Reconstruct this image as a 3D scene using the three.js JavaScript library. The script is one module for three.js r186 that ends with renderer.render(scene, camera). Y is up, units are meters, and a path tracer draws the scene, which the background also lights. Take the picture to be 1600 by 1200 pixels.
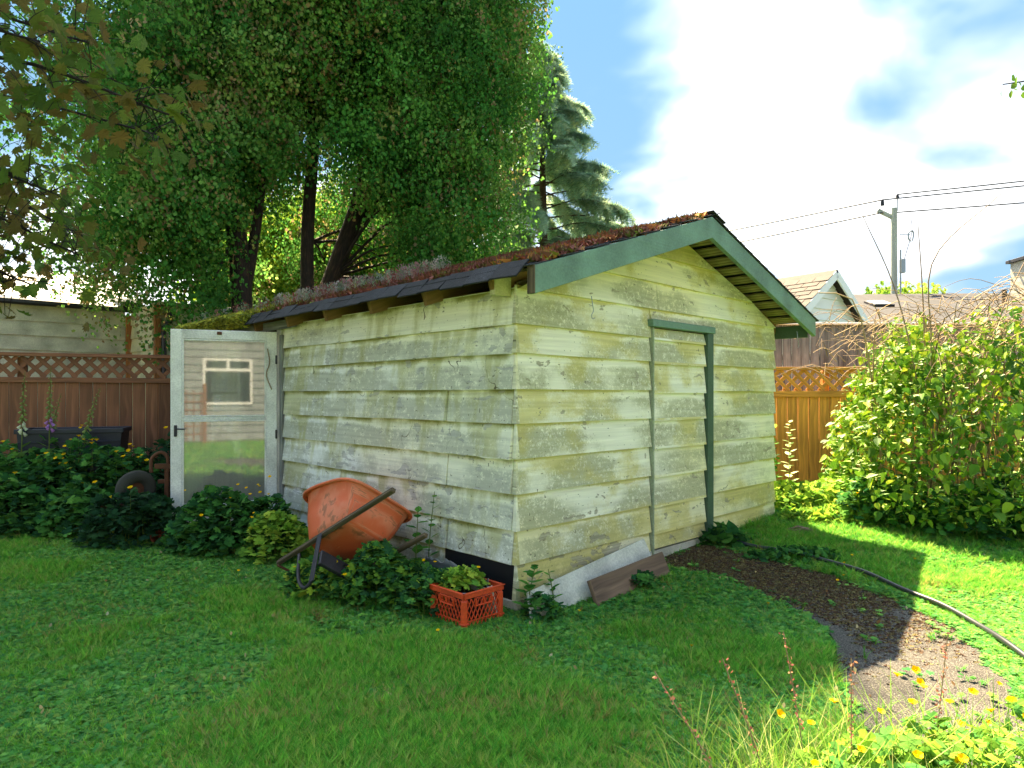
import * as THREE from 'three';

// ---------- camera, sky, sun, exposure ----------
const scene = new THREE.Scene();
const camera = new THREE.PerspectiveCamera(59.02, 4 / 3, 0.05, 900);
camera.position.set(0, 1.45, 0);
camera.lookAt(0, 1.45, -10);
camera.setViewOffset(1600, 1200, 0, -18, 1600, 1200);
const renderer = new THREE.WebGLRenderer({ antialias: true });
renderer.toneMapping = THREE.LinearToneMapping;
renderer.toneMappingExposure = 11.2;
renderer.shadowMap.enabled = true;
const SUN = new THREE.Vector3(-0.14, 1, -0.65).normalize();
const sun = new THREE.DirectionalLight(0xffe6bc, 3.4);
sun.position.copy(SUN).multiplyScalar(60);
sun.castShadow = true;
sun.shadow.mapSize.set(4096, 4096);
Object.assign(sun.shadow.camera, { left: -25, right: 25, top: 25, bottom: -25, near: 1, far: 140 });
scene.add(sun, sun.target);

// ---------- seeded random numbers and noise ----------
function rng(seed) {
  let s = seed | 0;
  return () => { s = (s + 0x6d2b79f5) | 0; let t = Math.imul(s ^ (s >>> 15), 1 | s); t = (t + Math.imul(t ^ (t >>> 7), 61 | t)) ^ t; return ((t ^ (t >>> 14)) >>> 0) / 4294967296; };
}
const H = new Float32Array(65536);
{ const r = rng(77); for (let i = 0; i < 65536; i++) H[i] = r(); }
function n2(x, y) {
  const xi = Math.floor(x), yi = Math.floor(y); let fx = x - xi, fy = y - yi;
  fx = fx * fx * (3 - 2 * fx); fy = fy * fy * (3 - 2 * fy);
  const h = (a, b) => H[(a * 157 + b * 11213 + (b >> 3) * 331) & 65535];
  const a = h(xi, yi), b = h(xi + 1, yi), c = h(xi, yi + 1), d = h(xi + 1, yi + 1);
  return a + (b - a) * fx + (c - a) * fy + (a - b - c + d) * fx * fy;
}
function n3(x, y, z) { const zi = Math.floor(z); let f = z - zi; f = f * f * (3 - 2 * f); const a = n2(x + zi * 37.3, y - zi * 17.9); return a + (n2(x + zi * 37.3 + 37.3, y - zi * 17.9 - 17.9) - a) * f; }
function fbm(x, y, o = 4) { let s = 0, a = 0.5, t = 0; for (let i = 0; i < o; i++) { s += a * n2(x, y); t += a; a *= 0.5; x = x * 2.03 + 13.7; y = y * 2.03 + 7.1; } return s / t; }
const clamp = (v, a = 0, b = 1) => Math.max(a, Math.min(b, v));
const ss = (a, b, v) => { const t = clamp((v - a) / (b - a)); return t * t * (3 - 2 * t); };
const mix = (a, b, t) => a + (b - a) * t;
const mix3 = (a, b, t) => [mix(a[0], b[0], t), mix(a[1], b[1], t), mix(a[2], b[2], t)];

// ---------- the sky: blue air with broken bright cloud ----------
{
  const W = 2048, Hh = 1024, data = new Float32Array(W * Hh * 4);
  for (let j = 0; j < Hh; j++) {
    const el = ((j + 0.5) / Hh - 0.5) * Math.PI, sy = Math.sin(el), cy = Math.cos(el);
    for (let i = 0; i < W; i++) {
      const k = (j * W + i) * 4;
      if (el < -0.03) { data.set([0.16, 0.17, 0.17, 1], k); continue; }
      const az = ((i + 0.5) / W - 0.5) * 2 * Math.PI, dx = Math.cos(az) * cy, dz = Math.sin(az) * cy;
      const up = clamp(sy);
      const air = mix3([0.06, 0.086, 0.10], [0.0105, 0.041, 0.082], Math.pow(up, 0.40));
      const q = 1 / (up + 0.16), px = dx * q, pz = dz * q;
      const wx = px + 0.5 * (fbm(px * 1.3 + 5, pz * 1.3, 3) - 0.5), wz = pz + 0.5 * (fbm(px * 1.3 + 31, pz * 1.3 + 9, 3) - 0.5);
      let c = fbm(wx * 0.95 + 3.1, wz * 0.95 + 8.4, 7) + 0.30 * (fbm(wx * 4.3, wz * 4.3 + 3, 6) - 0.5);
      // the break in the cloud that stands above the conifer
      const a = Math.atan2(dx, -dz), da = a - 0.10, de = el - 0.40;
      c += 0.05 - 0.30 * Math.exp(-(da * da) / 0.020 - (de * de) / 0.022) + 0.05 * Math.exp(-((a - 0.45) ** 2) / 0.06 - ((el - 0.3) ** 2) / 0.04);
      const m = ss(0.355, 0.67, c), thick = ss(0.46, 0.70, c);
      const folds = fbm(wx * 3 + 9, wz * 3, 5), shade = ss(0.50, 0.66, folds) * ss(0.3, 0.6, c);
      const cl = mix3([0.088, 0.094, 0.104], [0.145, 0.145, 0.148], thick * (1 - 0.9 * shade)).map((q) => q * (1 + 4.4 * Math.exp(-((Math.acos(clamp(dx * SUN.x + sy * SUN.y + dz * SUN.z, -1, 1)) / 0.62) ** 2))));   // cloud glows towards the sun, raised out of view as added fill light
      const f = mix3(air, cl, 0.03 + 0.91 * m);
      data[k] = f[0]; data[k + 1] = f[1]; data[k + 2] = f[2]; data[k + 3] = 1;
    }
  }
  const t = new THREE.DataTexture(data, W, Hh, THREE.RGBAFormat, THREE.FloatType);
  t.mapping = THREE.EquirectangularReflectionMapping; t.magFilter = t.minFilter = THREE.LinearFilter; t.needsUpdate = true;
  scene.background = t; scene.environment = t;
}

// ---------- textures ----------
function tex(w, h, fn, srgb = true) {
  const d = new Uint8Array(w * h * 4);
  for (let j = 0; j < h; j++) for (let i = 0; i < w; i++) {
    const c = fn((i + 0.5) / w, (j + 0.5) / h), k = (j * w + i) * 4;
    d[k] = clamp(c[0]) * 255; d[k + 1] = clamp(c[1]) * 255; d[k + 2] = clamp(c[2]) * 255; d[k + 3] = 255;
  }
  const t = new THREE.DataTexture(d, w, h); t.magFilter = THREE.LinearFilter; t.minFilter = THREE.LinearFilter;
  t.wrapS = t.wrapT = THREE.RepeatWrapping; if (srgb) t.colorSpace = THREE.SRGBColorSpace; t.needsUpdate = true; return t;
}
const per = (fn, u, v, s) => { const a = ss(0.8, 1, u), b = ss(0.8, 1, v); const f = (x, y) => fn(x * s, y * s); return mix(mix(f(u, v), f(u - 1, v), a), mix(f(u, v - 1), f(u - 1, v - 1), a), b); };
const g1 = (v) => [v, v, v];
const grainF = (u, v) => { const w = 0.06 * fbm(u * 3, v * 6, 3); const a = n2(u * 2.5 + 7, (v + w) * 46), b = n2(u * 5, (v + w) * 150 + 3), k = fbm(u * 1.7 + 3, v * 4, 3); return 0.62 + 0.2 * a + 0.1 * b + 0.16 * (k - 0.5); };
const grainTex = tex(512, 512, (u, v) => g1(per((x, y) => grainF(x, y), u, v, 1)));
const grainBump = tex(512, 512, (u, v) => g1(per((x, y) => n2(x * 3, y * 90) * 0.6 + n2(x * 4 + 5, y * 30) * 0.4, u, v, 1)), false);
const agedF = (u, v) => { const a = n2(u * 2.5, v * 60), c = fbm(u * 5, v * 14, 4), crack = n2(u * 3 + 9, v * 120) > 0.86 ? 0.3 : 0; return 0.55 + 0.22 * a + 0.35 * (c - 0.5) - crack * 0.6; };
const agedTex = tex(512, 512, (u, v) => { const g = per(agedF, u, v, 1); return [g, g * 0.985, g * 0.96]; });
const mottle = tex(512, 512, (u, v) => { const g = 0.90 + 0.3 * (per((x, y) => fbm(x, y, 5), u, v, 6) - 0.5) + 0.12 * (per((x, y) => n2(x, y), u, v, 120) - 0.5); return g1(g); });
const fineBump = tex(512, 512, (u, v) => g1(per((x, y) => 0.6 * fbm(x, y, 4) + 0.4 * n2(x * 3, y * 3), u, v, 40)), false);
const barkTex = tex(512, 512, (u, v) => { const a = per((x, y) => Math.abs(fbm(x * 10, y * 2.2, 4) - 0.5) * 2, u, v, 3), b = per((x, y) => fbm(x, y, 4), u, v, 12); const g = 0.35 + 0.6 * a + 0.25 * (b - 0.5); return [g, g * 0.93, g * 0.84]; });
const soilTex = tex(1024, 1024, (u, v) => {
  const a = per((x, y) => fbm(x, y, 5), u, v, 5), b = per((x, y) => fbm(x, y, 3), u, v, 60), c = per((x, y) => n2(x, y), u, v, 240);
  const green = mix3([0.17, 0.25, 0.08], [0.24, 0.34, 0.11], b), brown = mix3([0.24, 0.2, 0.13], [0.36, 0.32, 0.2], b);
  return mix3(green, brown, ss(0.5, 0.72, a)).map((q) => q * (0.7 + 0.6 * c));
});
const shingleTex = tex(512, 512, (u, v) => { const a = per((x, y) => n2(x, y), u, v, 180), b = per((x, y) => fbm(x, y, 4), u, v, 7); const g = 0.5 + 0.38 * (a - 0.5) + 0.3 * (b - 0.5); return [g, g, g * 1.01]; });
const peb = (x, y) => { const xi = Math.floor(x), yi = Math.floor(y); let best = 9, id = 0; for (let a = -1; a < 2; a++) for (let b = -1; b < 2; b++) { const h = (xi + a) * 157 + (yi + b) * 113, qx = xi + a + H[h & 65535], qy = yi + b + H[(h + 991) & 65535], dd = Math.hypot(x - qx, y - qy); if (dd < best) { best = dd; id = h; } } return [best, H[(id * 7 + 5) & 65535]]; };
const aggTex = tex(1024, 1024, (u, v) => {
  const p = peb(u * 130, v * 130), n = per((x, y) => fbm(x, y, 4), u, v, 8);
  const st = mix3([0.38, 0.36, 0.34], [0.74, 0.71, 0.66], p[1]); const joint = [0.36, 0.34, 0.31];
  return mix3(st, joint, ss(0.38, 0.6, p[0])).map((q) => q * (0.82 + 0.3 * n));
});
const aggBump = tex(1024, 1024, (u, v) => g1(1 - ss(0.1, 0.65, peb(u * 130, v * 130)[0])), false);

const dirtyOrange = tex(512, 512, (u, v) => {
  const a = per((x, y) => fbm(x, y, 5), u, v, 5), b = per((x, y) => fbm(x, y, 4), u, v, 22), f = per((x, y) => n2(x * 0.4, y * 6), u, v, 40);
  let c = mix3([0.86, 0.40, 0.235], [0.88, 0.50, 0.36], ss(0.4, 0.65, a)); c = mix3(c, [0.50, 0.33, 0.22], 0.6 * ss(0.58, 0.72, 0.6 * b + 0.4 * a)); return mix3(c, [0.90, 0.62, 0.50], 0.35 * ss(0.8, 0.95, f) * ss(0.4, 0.6, b));
});
const M = (o) => new THREE.MeshPhysicalMaterial({ roughness: 0.85, ...o });
const leafM = (t = 0.35, o = {}) => M({ color: 0xffffff, vertexColors: true, roughness: 0.95, transmission: t, thickness: 0, side: THREE.DoubleSide, specularIntensity: 0.12, ...o });
const mats = {
  brownFence: M({ color: '#ad7552', map: grainTex, bumpMap: grainBump, bumpScale: 0.0015 }),
  orangeFence: M({ color: '#f2a94a', map: grainTex, bumpMap: grainBump, bumpScale: 0.0015 }),
  greyWood: M({ color: '#b4b8b8', map: agedTex, bumpMap: grainBump, bumpScale: 0.003 }),
  oldWood: M({ color: '#8d7a5c', map: agedTex, bumpMap: grainBump, bumpScale: 0.004 }),
  deckWood: M({ color: '#d6c493', map: agedTex, bumpMap: grainBump, bumpScale: 0.003 }),
  rafterWood: M({ color: '#a98352', map: grainTex }),
  green: M({ color: '#6f907e', map: mottle, bumpMap: grainBump, bumpScale: 0.002, roughness: 0.6 }),
  darkGreen: M({ color: '#48624f', map: mottle, roughness: 0.6 }),
  paleGreen: M({ color: '#a9b39a', map: mottle, roughness: 0.7 }),
  whiteTrim: M({ color: '#dcdacb', map: mottle, bumpMap: grainBump, bumpScale: 0.001, roughness: 0.7 }),
  doorWhite: M({ color: '#f0f0ea', map: mottle, roughness: 0.55 }),
  creamTrim: M({ color: '#d8d3a4', map: mottle, roughness: 0.8 }),
  shingle: M({ color: '#4b4f57', map: shingleTex, bumpMap: fineBump, bumpScale: 0.003 }),
  brownShingle: M({ color: '#6b5a52', map: shingleTex, bumpMap: fineBump, bumpScale: 0.003 }),
  greyShingle: M({ color: '#4c4e58', map: shingleTex }),
  black: M({ color: '#15161a', roughness: 0.6 }),
  blackSheet: M({ color: '#0e0f12', roughness: 0.7 }),
  gutter: M({ color: '#26262b', roughness: 0.35 }),
  steel: M({ color: '#3a3a40', roughness: 0.55, metalness: 0.4, map: mottle }),
  rust: M({ color: '#6b432c', roughness: 0.9, map: mottle, bumpMap: fineBump, bumpScale: 0.002 }),
  rubber: M({ color: '#3a3b33', roughness: 0.85, map: mottle }),
  barrow: M({ color: '#ffffff', roughness: 0.55, map: dirtyOrange, bumpMap: fineBump, bumpScale: 0.0006 }),
  crate: M({ color: '#e5501f', roughness: 0.5, map: mottle }),
  terracotta: M({ color: '#a2543a', map: mottle }),
  bark: M({ color: '#5b4a3d', map: barkTex, bumpMap: barkTex, bumpScale: 0.02 }),
  tanBark: M({ color: '#8f7a66', map: barkTex }),
  stem: M({ color: '#5d6d2a' }),
  deadStem: M({ color: '#8d7760' }),
  navy: M({ color: '#20263a', roughness: 0.5, map: mottle }),
  concrete: M({ color: '#c9c3b2', map: mottle, bumpMap: fineBump, bumpScale: 0.004 }),
  plank: M({ color: '#95765e', map: grainTex, bumpMap: grainBump, bumpScale: 0.002 }),
  whitePanel: M({ color: '#e2dfcf', map: mottle, bumpMap: fineBump, bumpScale: 0.002 }),
  paleSiding: M({ color: '#c9ccb6', map: mottle, bumpMap: grainBump, bumpScale: 0.001 }),
  creamSiding: M({ color: '#e0d9ac', map: mottle }),
  cedar: M({ color: '#c4844a', map: grainTex }),
  metalRoof: M({ color: '#d8d6cf', roughness: 0.45, map: mottle }),
  houseWhite: M({ color: '#e9edf0', roughness: 0.7 }),
  pinkGrey: M({ color: '#8f979b', map: mottle, roughness: 0.8 }),
  pole: M({ color: '#b9bdb0', map: mottle, bumpMap: grainBump, bumpScale: 0.004 }),
  wire: M({ color: '#3c3f44', roughness: 0.5 }),
  darkGlass: M({ color: '#10151a', roughness: 0.08, specularIntensity: 1 }),
  skylight: M({ color: '#c8dfe0', roughness: 0.15 }),
  galv: M({ color: '#9aa0a3', roughness: 0.4, metalness: 0.7 }),
};
mats.leaf = leafM(0.35);
mats.treeLeaf = leafM(0.45);
mats.grass = leafM(0.4, { side: THREE.DoubleSide });
mats.solidVC = M({ color: 0xffffff, vertexColors: true, roughness: 0.9 });

// ---------- geometry helpers ----------
const V3 = (x, y, z) => new THREE.Vector3(x, y, z);
const mat4 = (p, e = [0, 0, 0], s = [1, 1, 1]) => new THREE.Matrix4().compose(V3(...p), new THREE.Quaternion().setFromEuler(new THREE.Euler(...e)), V3(...s));
class Acc {
  constructor() { this.p = []; this.n = []; this.c = []; this.u = []; this.m = new THREE.Vector3(); }
  add(g, m, col = [1, 1, 1]) {
    const P = g.attributes.position, N = g.attributes.normal, U = g.attributes.uv, I = g.index, v = this.m, nm = new THREE.Matrix3().getNormalMatrix(m);
    const cnt = I ? I.count : P.count, C = g.attributes.color;
    for (let k = 0; k < cnt; k++) {
      const i = I ? I.getX(k) : k;
      v.fromBufferAttribute(P, i).applyMatrix4(m); this.p.push(v.x, v.y, v.z);
      v.fromBufferAttribute(N, i).applyMatrix3(nm).normalize(); this.n.push(v.x, v.y, v.z);
      if (C) this.c.push(col[0] * C.getX(i), col[1] * C.getY(i), col[2] * C.getZ(i)); else this.c.push(col[0], col[1], col[2]);
      if (U) this.u.push(U.getX(i), U.getY(i)); else this.u.push(0, 0);
    }
    return this;
  }
  geo() {
    const g = new THREE.BufferGeometry(); const f = (a, n) => new THREE.BufferAttribute(new Float32Array(a), n);
    g.setAttribute('position', f(this.p, 3)); g.setAttribute('normal', f(this.n, 3)); g.setAttribute('color', f(this.c, 3)); g.setAttribute('uv', f(this.u, 2));
    return g;
  }
}
const I4 = new THREE.Matrix4();
function fromQuads(quads, tris = []) {          // arrays of corner triples -> flat shaded geometry
  const p = [];
  for (const [a, b, c, d] of quads) p.push(...a, ...b, ...c, ...a, ...c, ...d);
  for (const [a, b, c] of tris) p.push(...a, ...b, ...c);
  const g = new THREE.BufferGeometry(); g.setAttribute('position', new THREE.BufferAttribute(new Float32Array(p), 3)); g.computeVertexNormals(); return g;
}
function metreUV(g, ou = 0, ov = 0) {           // texture u runs along the longest side, in metres
  const P = g.attributes.position, n = P.count, uv = new Float32Array(n * 2); g.computeBoundingBox();
  const s = g.boundingBox.getSize(V3()), L = s.x >= s.y && s.x >= s.z ? 0 : s.y >= s.z ? 1 : 2; const N = g.attributes.normal;
  for (let i = 0; i < n; i++) {
    const p = [P.getX(i), P.getY(i), P.getZ(i)], m = [Math.abs(N.getX(i)), Math.abs(N.getY(i)), Math.abs(N.getZ(i))];
    const a = m[0] >= m[1] && m[0] >= m[2] ? 0 : m[1] >= m[2] ? 1 : 2; let r = [0, 1, 2].filter((q) => q !== a); if (r[1] === L) r = [r[1], r[0]];
    uv[2 * i] = p[r[0]] + ou; uv[2 * i + 1] = p[r[1]] + ov;
  }
  g.setAttribute('uv', new THREE.BufferAttribute(uv, 2)); return g;
}
const ur = rng(5);
function bx(w, h, d, c = 0.004) {               // box with chamfered edges, centred
  c = Math.min(c, w / 3, h / 3, d / 3);
  const X = w / 2, Y = h / 2, Z = d / 2, q = [], t = [];
  const quad = (a, b, e, f, n) => { const ab = V3(...b).sub(V3(...a)), ae = V3(...e).sub(V3(...a)); q.push(ab.cross(ae).dot(V3(...n)) > 0 ? [a, b, e, f] : [f, e, b, a]); };
  for (const s of [-1, 1]) {
    quad([s * X, -Y + c, -Z + c], [s * X, Y - c, -Z + c], [s * X, Y - c, Z - c], [s * X, -Y + c, Z - c], [s, 0, 0]);
    quad([-X + c, s * Y, -Z + c], [X - c, s * Y, -Z + c], [X - c, s * Y, Z - c], [-X + c, s * Y, Z - c], [0, s, 0]);
    quad([-X + c, -Y + c, s * Z], [X - c, -Y + c, s * Z], [X - c, Y - c, s * Z], [-X + c, Y - c, s * Z], [0, 0, s]);
    for (const r of [-1, 1]) {
      quad([s * X, r * (Y - c), -Z + c], [s * X, r * (Y - c), Z - c], [s * (X - c), r * Y, Z - c], [s * (X - c), r * Y, -Z + c], [s, r, 0]);
      quad([s * X, -Y + c, r * (Z - c)], [s * X, Y - c, r * (Z - c)], [s * (X - c), Y - c, r * Z], [s * (X - c), -Y + c, r * Z], [s, 0, r]);
      quad([-X + c, s * Y, r * (Z - c)], [X - c, s * Y, r * (Z - c)], [X - c, s * (Y - c), r * Z], [-X + c, s * (Y - c), r * Z], [0, s, r]);
      for (const e of [-1, 1]) { const a = [s * X, r * (Y - c), e * (Z - c)], b = [s * (X - c), r * Y, e * (Z - c)], k = [s * (X - c), r * (Y - c), e * Z]; t.push(s * r * e > 0 ? [a, b, k] : [a, k, b]); }
    }
  }
  return metreUV(fromQuads(q, t), ur() * 3, ur() * 3);
}
function tube(pts, r, seg = 16, rad = 7, taper = 1) {
  const curve = new THREE.CatmullRomCurve3(pts.map((p) => V3(...p))), g = new THREE.TubeGeometry(curve, seg, r, rad, false);
  if (taper !== 1) {
    const P = g.attributes.position, v = V3();
    for (let i = 0; i <= seg; i++) { const c = curve.getPointAt(i / seg), k = mix(1, taper, i / seg); for (let j = 0; j <= rad; j++) { const q = i * (rad + 1) + j; v.fromBufferAttribute(P, q).sub(c).multiplyScalar(k).add(c); P.setXYZ(q, v.x, v.y, v.z); } }
  }
  const U = g.attributes.uv, L = curve.getLength(); for (let i = 0; i < U.count; i++) U.setXY(i, U.getY(i) * Math.max(1, Math.round(r * 6.28 * 1)), U.getX(i) * L);
  return g;
}
const names = {};
function numbered(n) { const k = names[n] = (names[n] ?? -1) + 1; return k ? n + '_' + String(k).padStart(3, '0') : n; }
function obj(name, g, m, parent, p, e) {
  const o = new THREE.Mesh(g, m); o.name = parent ? name : numbered(name); o.castShadow = o.receiveShadow = true;
  if (p) o.position.set(...p); if (e) o.rotation.set(...e); (parent || scene).add(o); return o;
}
function tag(o, label, category, group, kind) { if (label) o.userData.label = label; if (category) o.userData.category = category; if (group) o.userData.group = group; if (kind) o.userData.kind = kind; return o; }
function thing(name, label, category, p = [0, 0, 0], ry = 0, group) { const o = new THREE.Group(); o.name = numbered(name); o.position.set(...p); o.rotation.y = ry; scene.add(o); return tag(o, label, category, group); }
function inst(name, g, m, list, parent) {       // list of [matrix, colour]
  const o = new THREE.InstancedMesh(g, m, list.length); o.name = parent ? name : numbered(name); const c = new THREE.Color();
  list.forEach(([x, k], i) => { o.setMatrixAt(i, x); o.setColorAt(i, c.setRGB(k[0], k[1], k[2])); });
  o.castShadow = o.receiveShadow = true; o.userData.kind = 'stuff'; (parent || scene).add(o); return o;
}
const lin = (hex) => { const c = new THREE.Color(hex); return [c.r, c.g, c.b]; };
const vary = (r, c, a = 0.25) => { const k = 1 + (r() - 0.5) * 2 * a, w = (r() - 0.5) * a; return [c[0] * k * (1 + w), c[1] * k, c[2] * k * (1 - w)]; };
const pick = (r, a) => a[Math.floor(r() * a.length)];

// leaf outlines: flat fans with a fold along the middle, stalk at the origin, blade along +y
function leafShape(half, fold = 0.18) {         // half outline [x, y] from base to tip
  const q = [], tip = half[half.length - 1]; const tr = [];
  for (let i = 0; i < half.length - 1; i++) for (const s of [1, -1]) {
    const a = [0, half[i][1], 0], b = [s * half[i][0], half[i][1], half[i][0] * fold], c = [s * half[i + 1][0], half[i + 1][1], half[i + 1][0] * fold], d = [0, half[i + 1][1], 0];
    if (half[i][0] < 1e-6) tr.push(s > 0 ? [a, c, d] : [a, d, c]); else if (half[i + 1][0] < 1e-6) tr.push(s > 0 ? [a, b, d] : [a, d, b]); else q.push(s > 0 ? [a, b, c, d] : [d, c, b, a]);
  }
  return fromQuads(q, tr);
}
function polyLeaf(pts, cz = 0) {                // fan round a centre: lobed leaves
  const t = [], c = [0, 0.42, cz];
  for (let i = 0; i < pts.length; i++) { const a = pts[i], b = pts[(i + 1) % pts.length]; t.push([c, [a[0], a[1], a[2] || 0], [b[0], b[1], b[2] || 0]]); }
  return fromQuads([], t);
}
const mirror = (h) => [...h, ...h.slice().reverse().filter((p) => p[0] > 1e-6).map(([x, y, z]) => [-x, y, z])];
const ovalLeaf = leafShape([[0, 0], [0.3, 0.35], [0.24, 0.7], [0, 1]]);
const heartLeaf = leafShape([[0.12, -0.06], [0.36, 0.05], [0.4, 0.3], [0.25, 0.65], [0, 1]], 0.22);
const cupLeaf = polyLeaf(mirror([[0, 0.05], [0.3, 0.02, -0.04], [0.5, 0.2, -0.1], [0.33, 0.36, 0], [0.56, 0.52, -0.08], [0.42, 0.78, -0.08], [0.22, 0.66, 0], [0.2, 0.95, -0.06], [0, 1.02, -0.1]]).map((p) => [p[0], p[1], p[2] || 0]), 0.05);
const mapleLeaf = polyLeaf(mirror([[0, 0], [0.18, 0.03, -0.02], [0.42, -0.04, -0.08], [0.36, 0.16, 0], [0.66, 0.2, -0.1], [0.5, 0.36, 0], [0.72, 0.58, -0.12], [0.42, 0.58, -0.03], [0.44, 0.78, -0.1], [0.24, 0.7, 0], [0.2, 0.92, -0.04], [0, 1.1, -0.12]]), 0.04);

// ---------- ground ----------
const gy = (x, z) => { const d = -z; return clamp(0.07 * (d - 4.5), 0, 0.22) * clamp((x + 1.5) / 2 * 0.55 + 0.45, 0.45, 1) + 0.02 * (fbm(x * 0.7 + 9, z * 0.7, 3) - 0.5) * ss(0, 1.5, Math.abs(d - 4.5) + 0.6); };
{
  const N = 150, p = [], uv = [], ix = []; const f = (t) => { const s = t * 2 - 1; return Math.sign(s) * (Math.abs(s) * 14 + Math.pow(Math.abs(s), 7) * 300); };
  for (let j = 0; j <= N; j++) for (let i = 0; i <= N; i++) { const x = f(i / N), z = f(j / N) - 4; p.push(x, gy(x, z), z); uv.push(x / 3, -z / 3); }
  for (let j = 0; j < N; j++) for (let i = 0; i < N; i++) { const a = j * (N + 1) + i, b = a + N + 1; ix.push(a, b, a + 1, b, b + 1, a + 1); }
  const g = new THREE.BufferGeometry(); g.setAttribute('position', new THREE.BufferAttribute(new Float32Array(p), 3)); g.setAttribute('uv', new THREE.BufferAttribute(new Float32Array(uv), 2)); g.setIndex(ix); g.computeVertexNormals();
  const o = obj('ground', g, M({ map: soilTex, bumpMap: fineBump, bumpScale: 0.02, roughness: 1 })); tag(o, 'uneven garden lawn running from the camera to the fences', 'ground', null, 'structure');
}

// ---------- garden shed ----------
const LW = 3.81, DW = 5.2, E = 0.2, OV = 0.35, EAVE = 2.26, PITCH = 0.322;
const SC = [0.025, 0, -4.49], SR = 0.775;
const toShed = (x, z) => { const a = x - SC[0], b = z - SC[2], c = Math.cos(SR), s = Math.sin(SR); return [a * c - b * s, a * s + b * c]; };
const fromShed = (lx, lz) => { const c = Math.cos(SR), s = Math.sin(SR); return [SC[0] + lx * c + lz * s, SC[2] - lx * s + lz * c]; };
const shed = thing('garden_shed', 'weathered cream timber shed with lapped boards, green trim and mossy roof', 'shed', SC, SR);
const BY = [0.1, 0.336, 0.556, 0.798, 1.031, 1.264, 1.492, 1.73, 1.924, 2.16, 2.38, 2.6, 2.85];
const roofY = (x) => EAVE - 0.06 + PITCH * (Math.min(x, LW - x) + E);
function boardV(y) { let i = 0; while (i < BY.length - 2 && y >= BY[i + 1]) i++; return [i, (y - BY[i]) / (BY[i + 1] - BY[i])]; }
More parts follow.
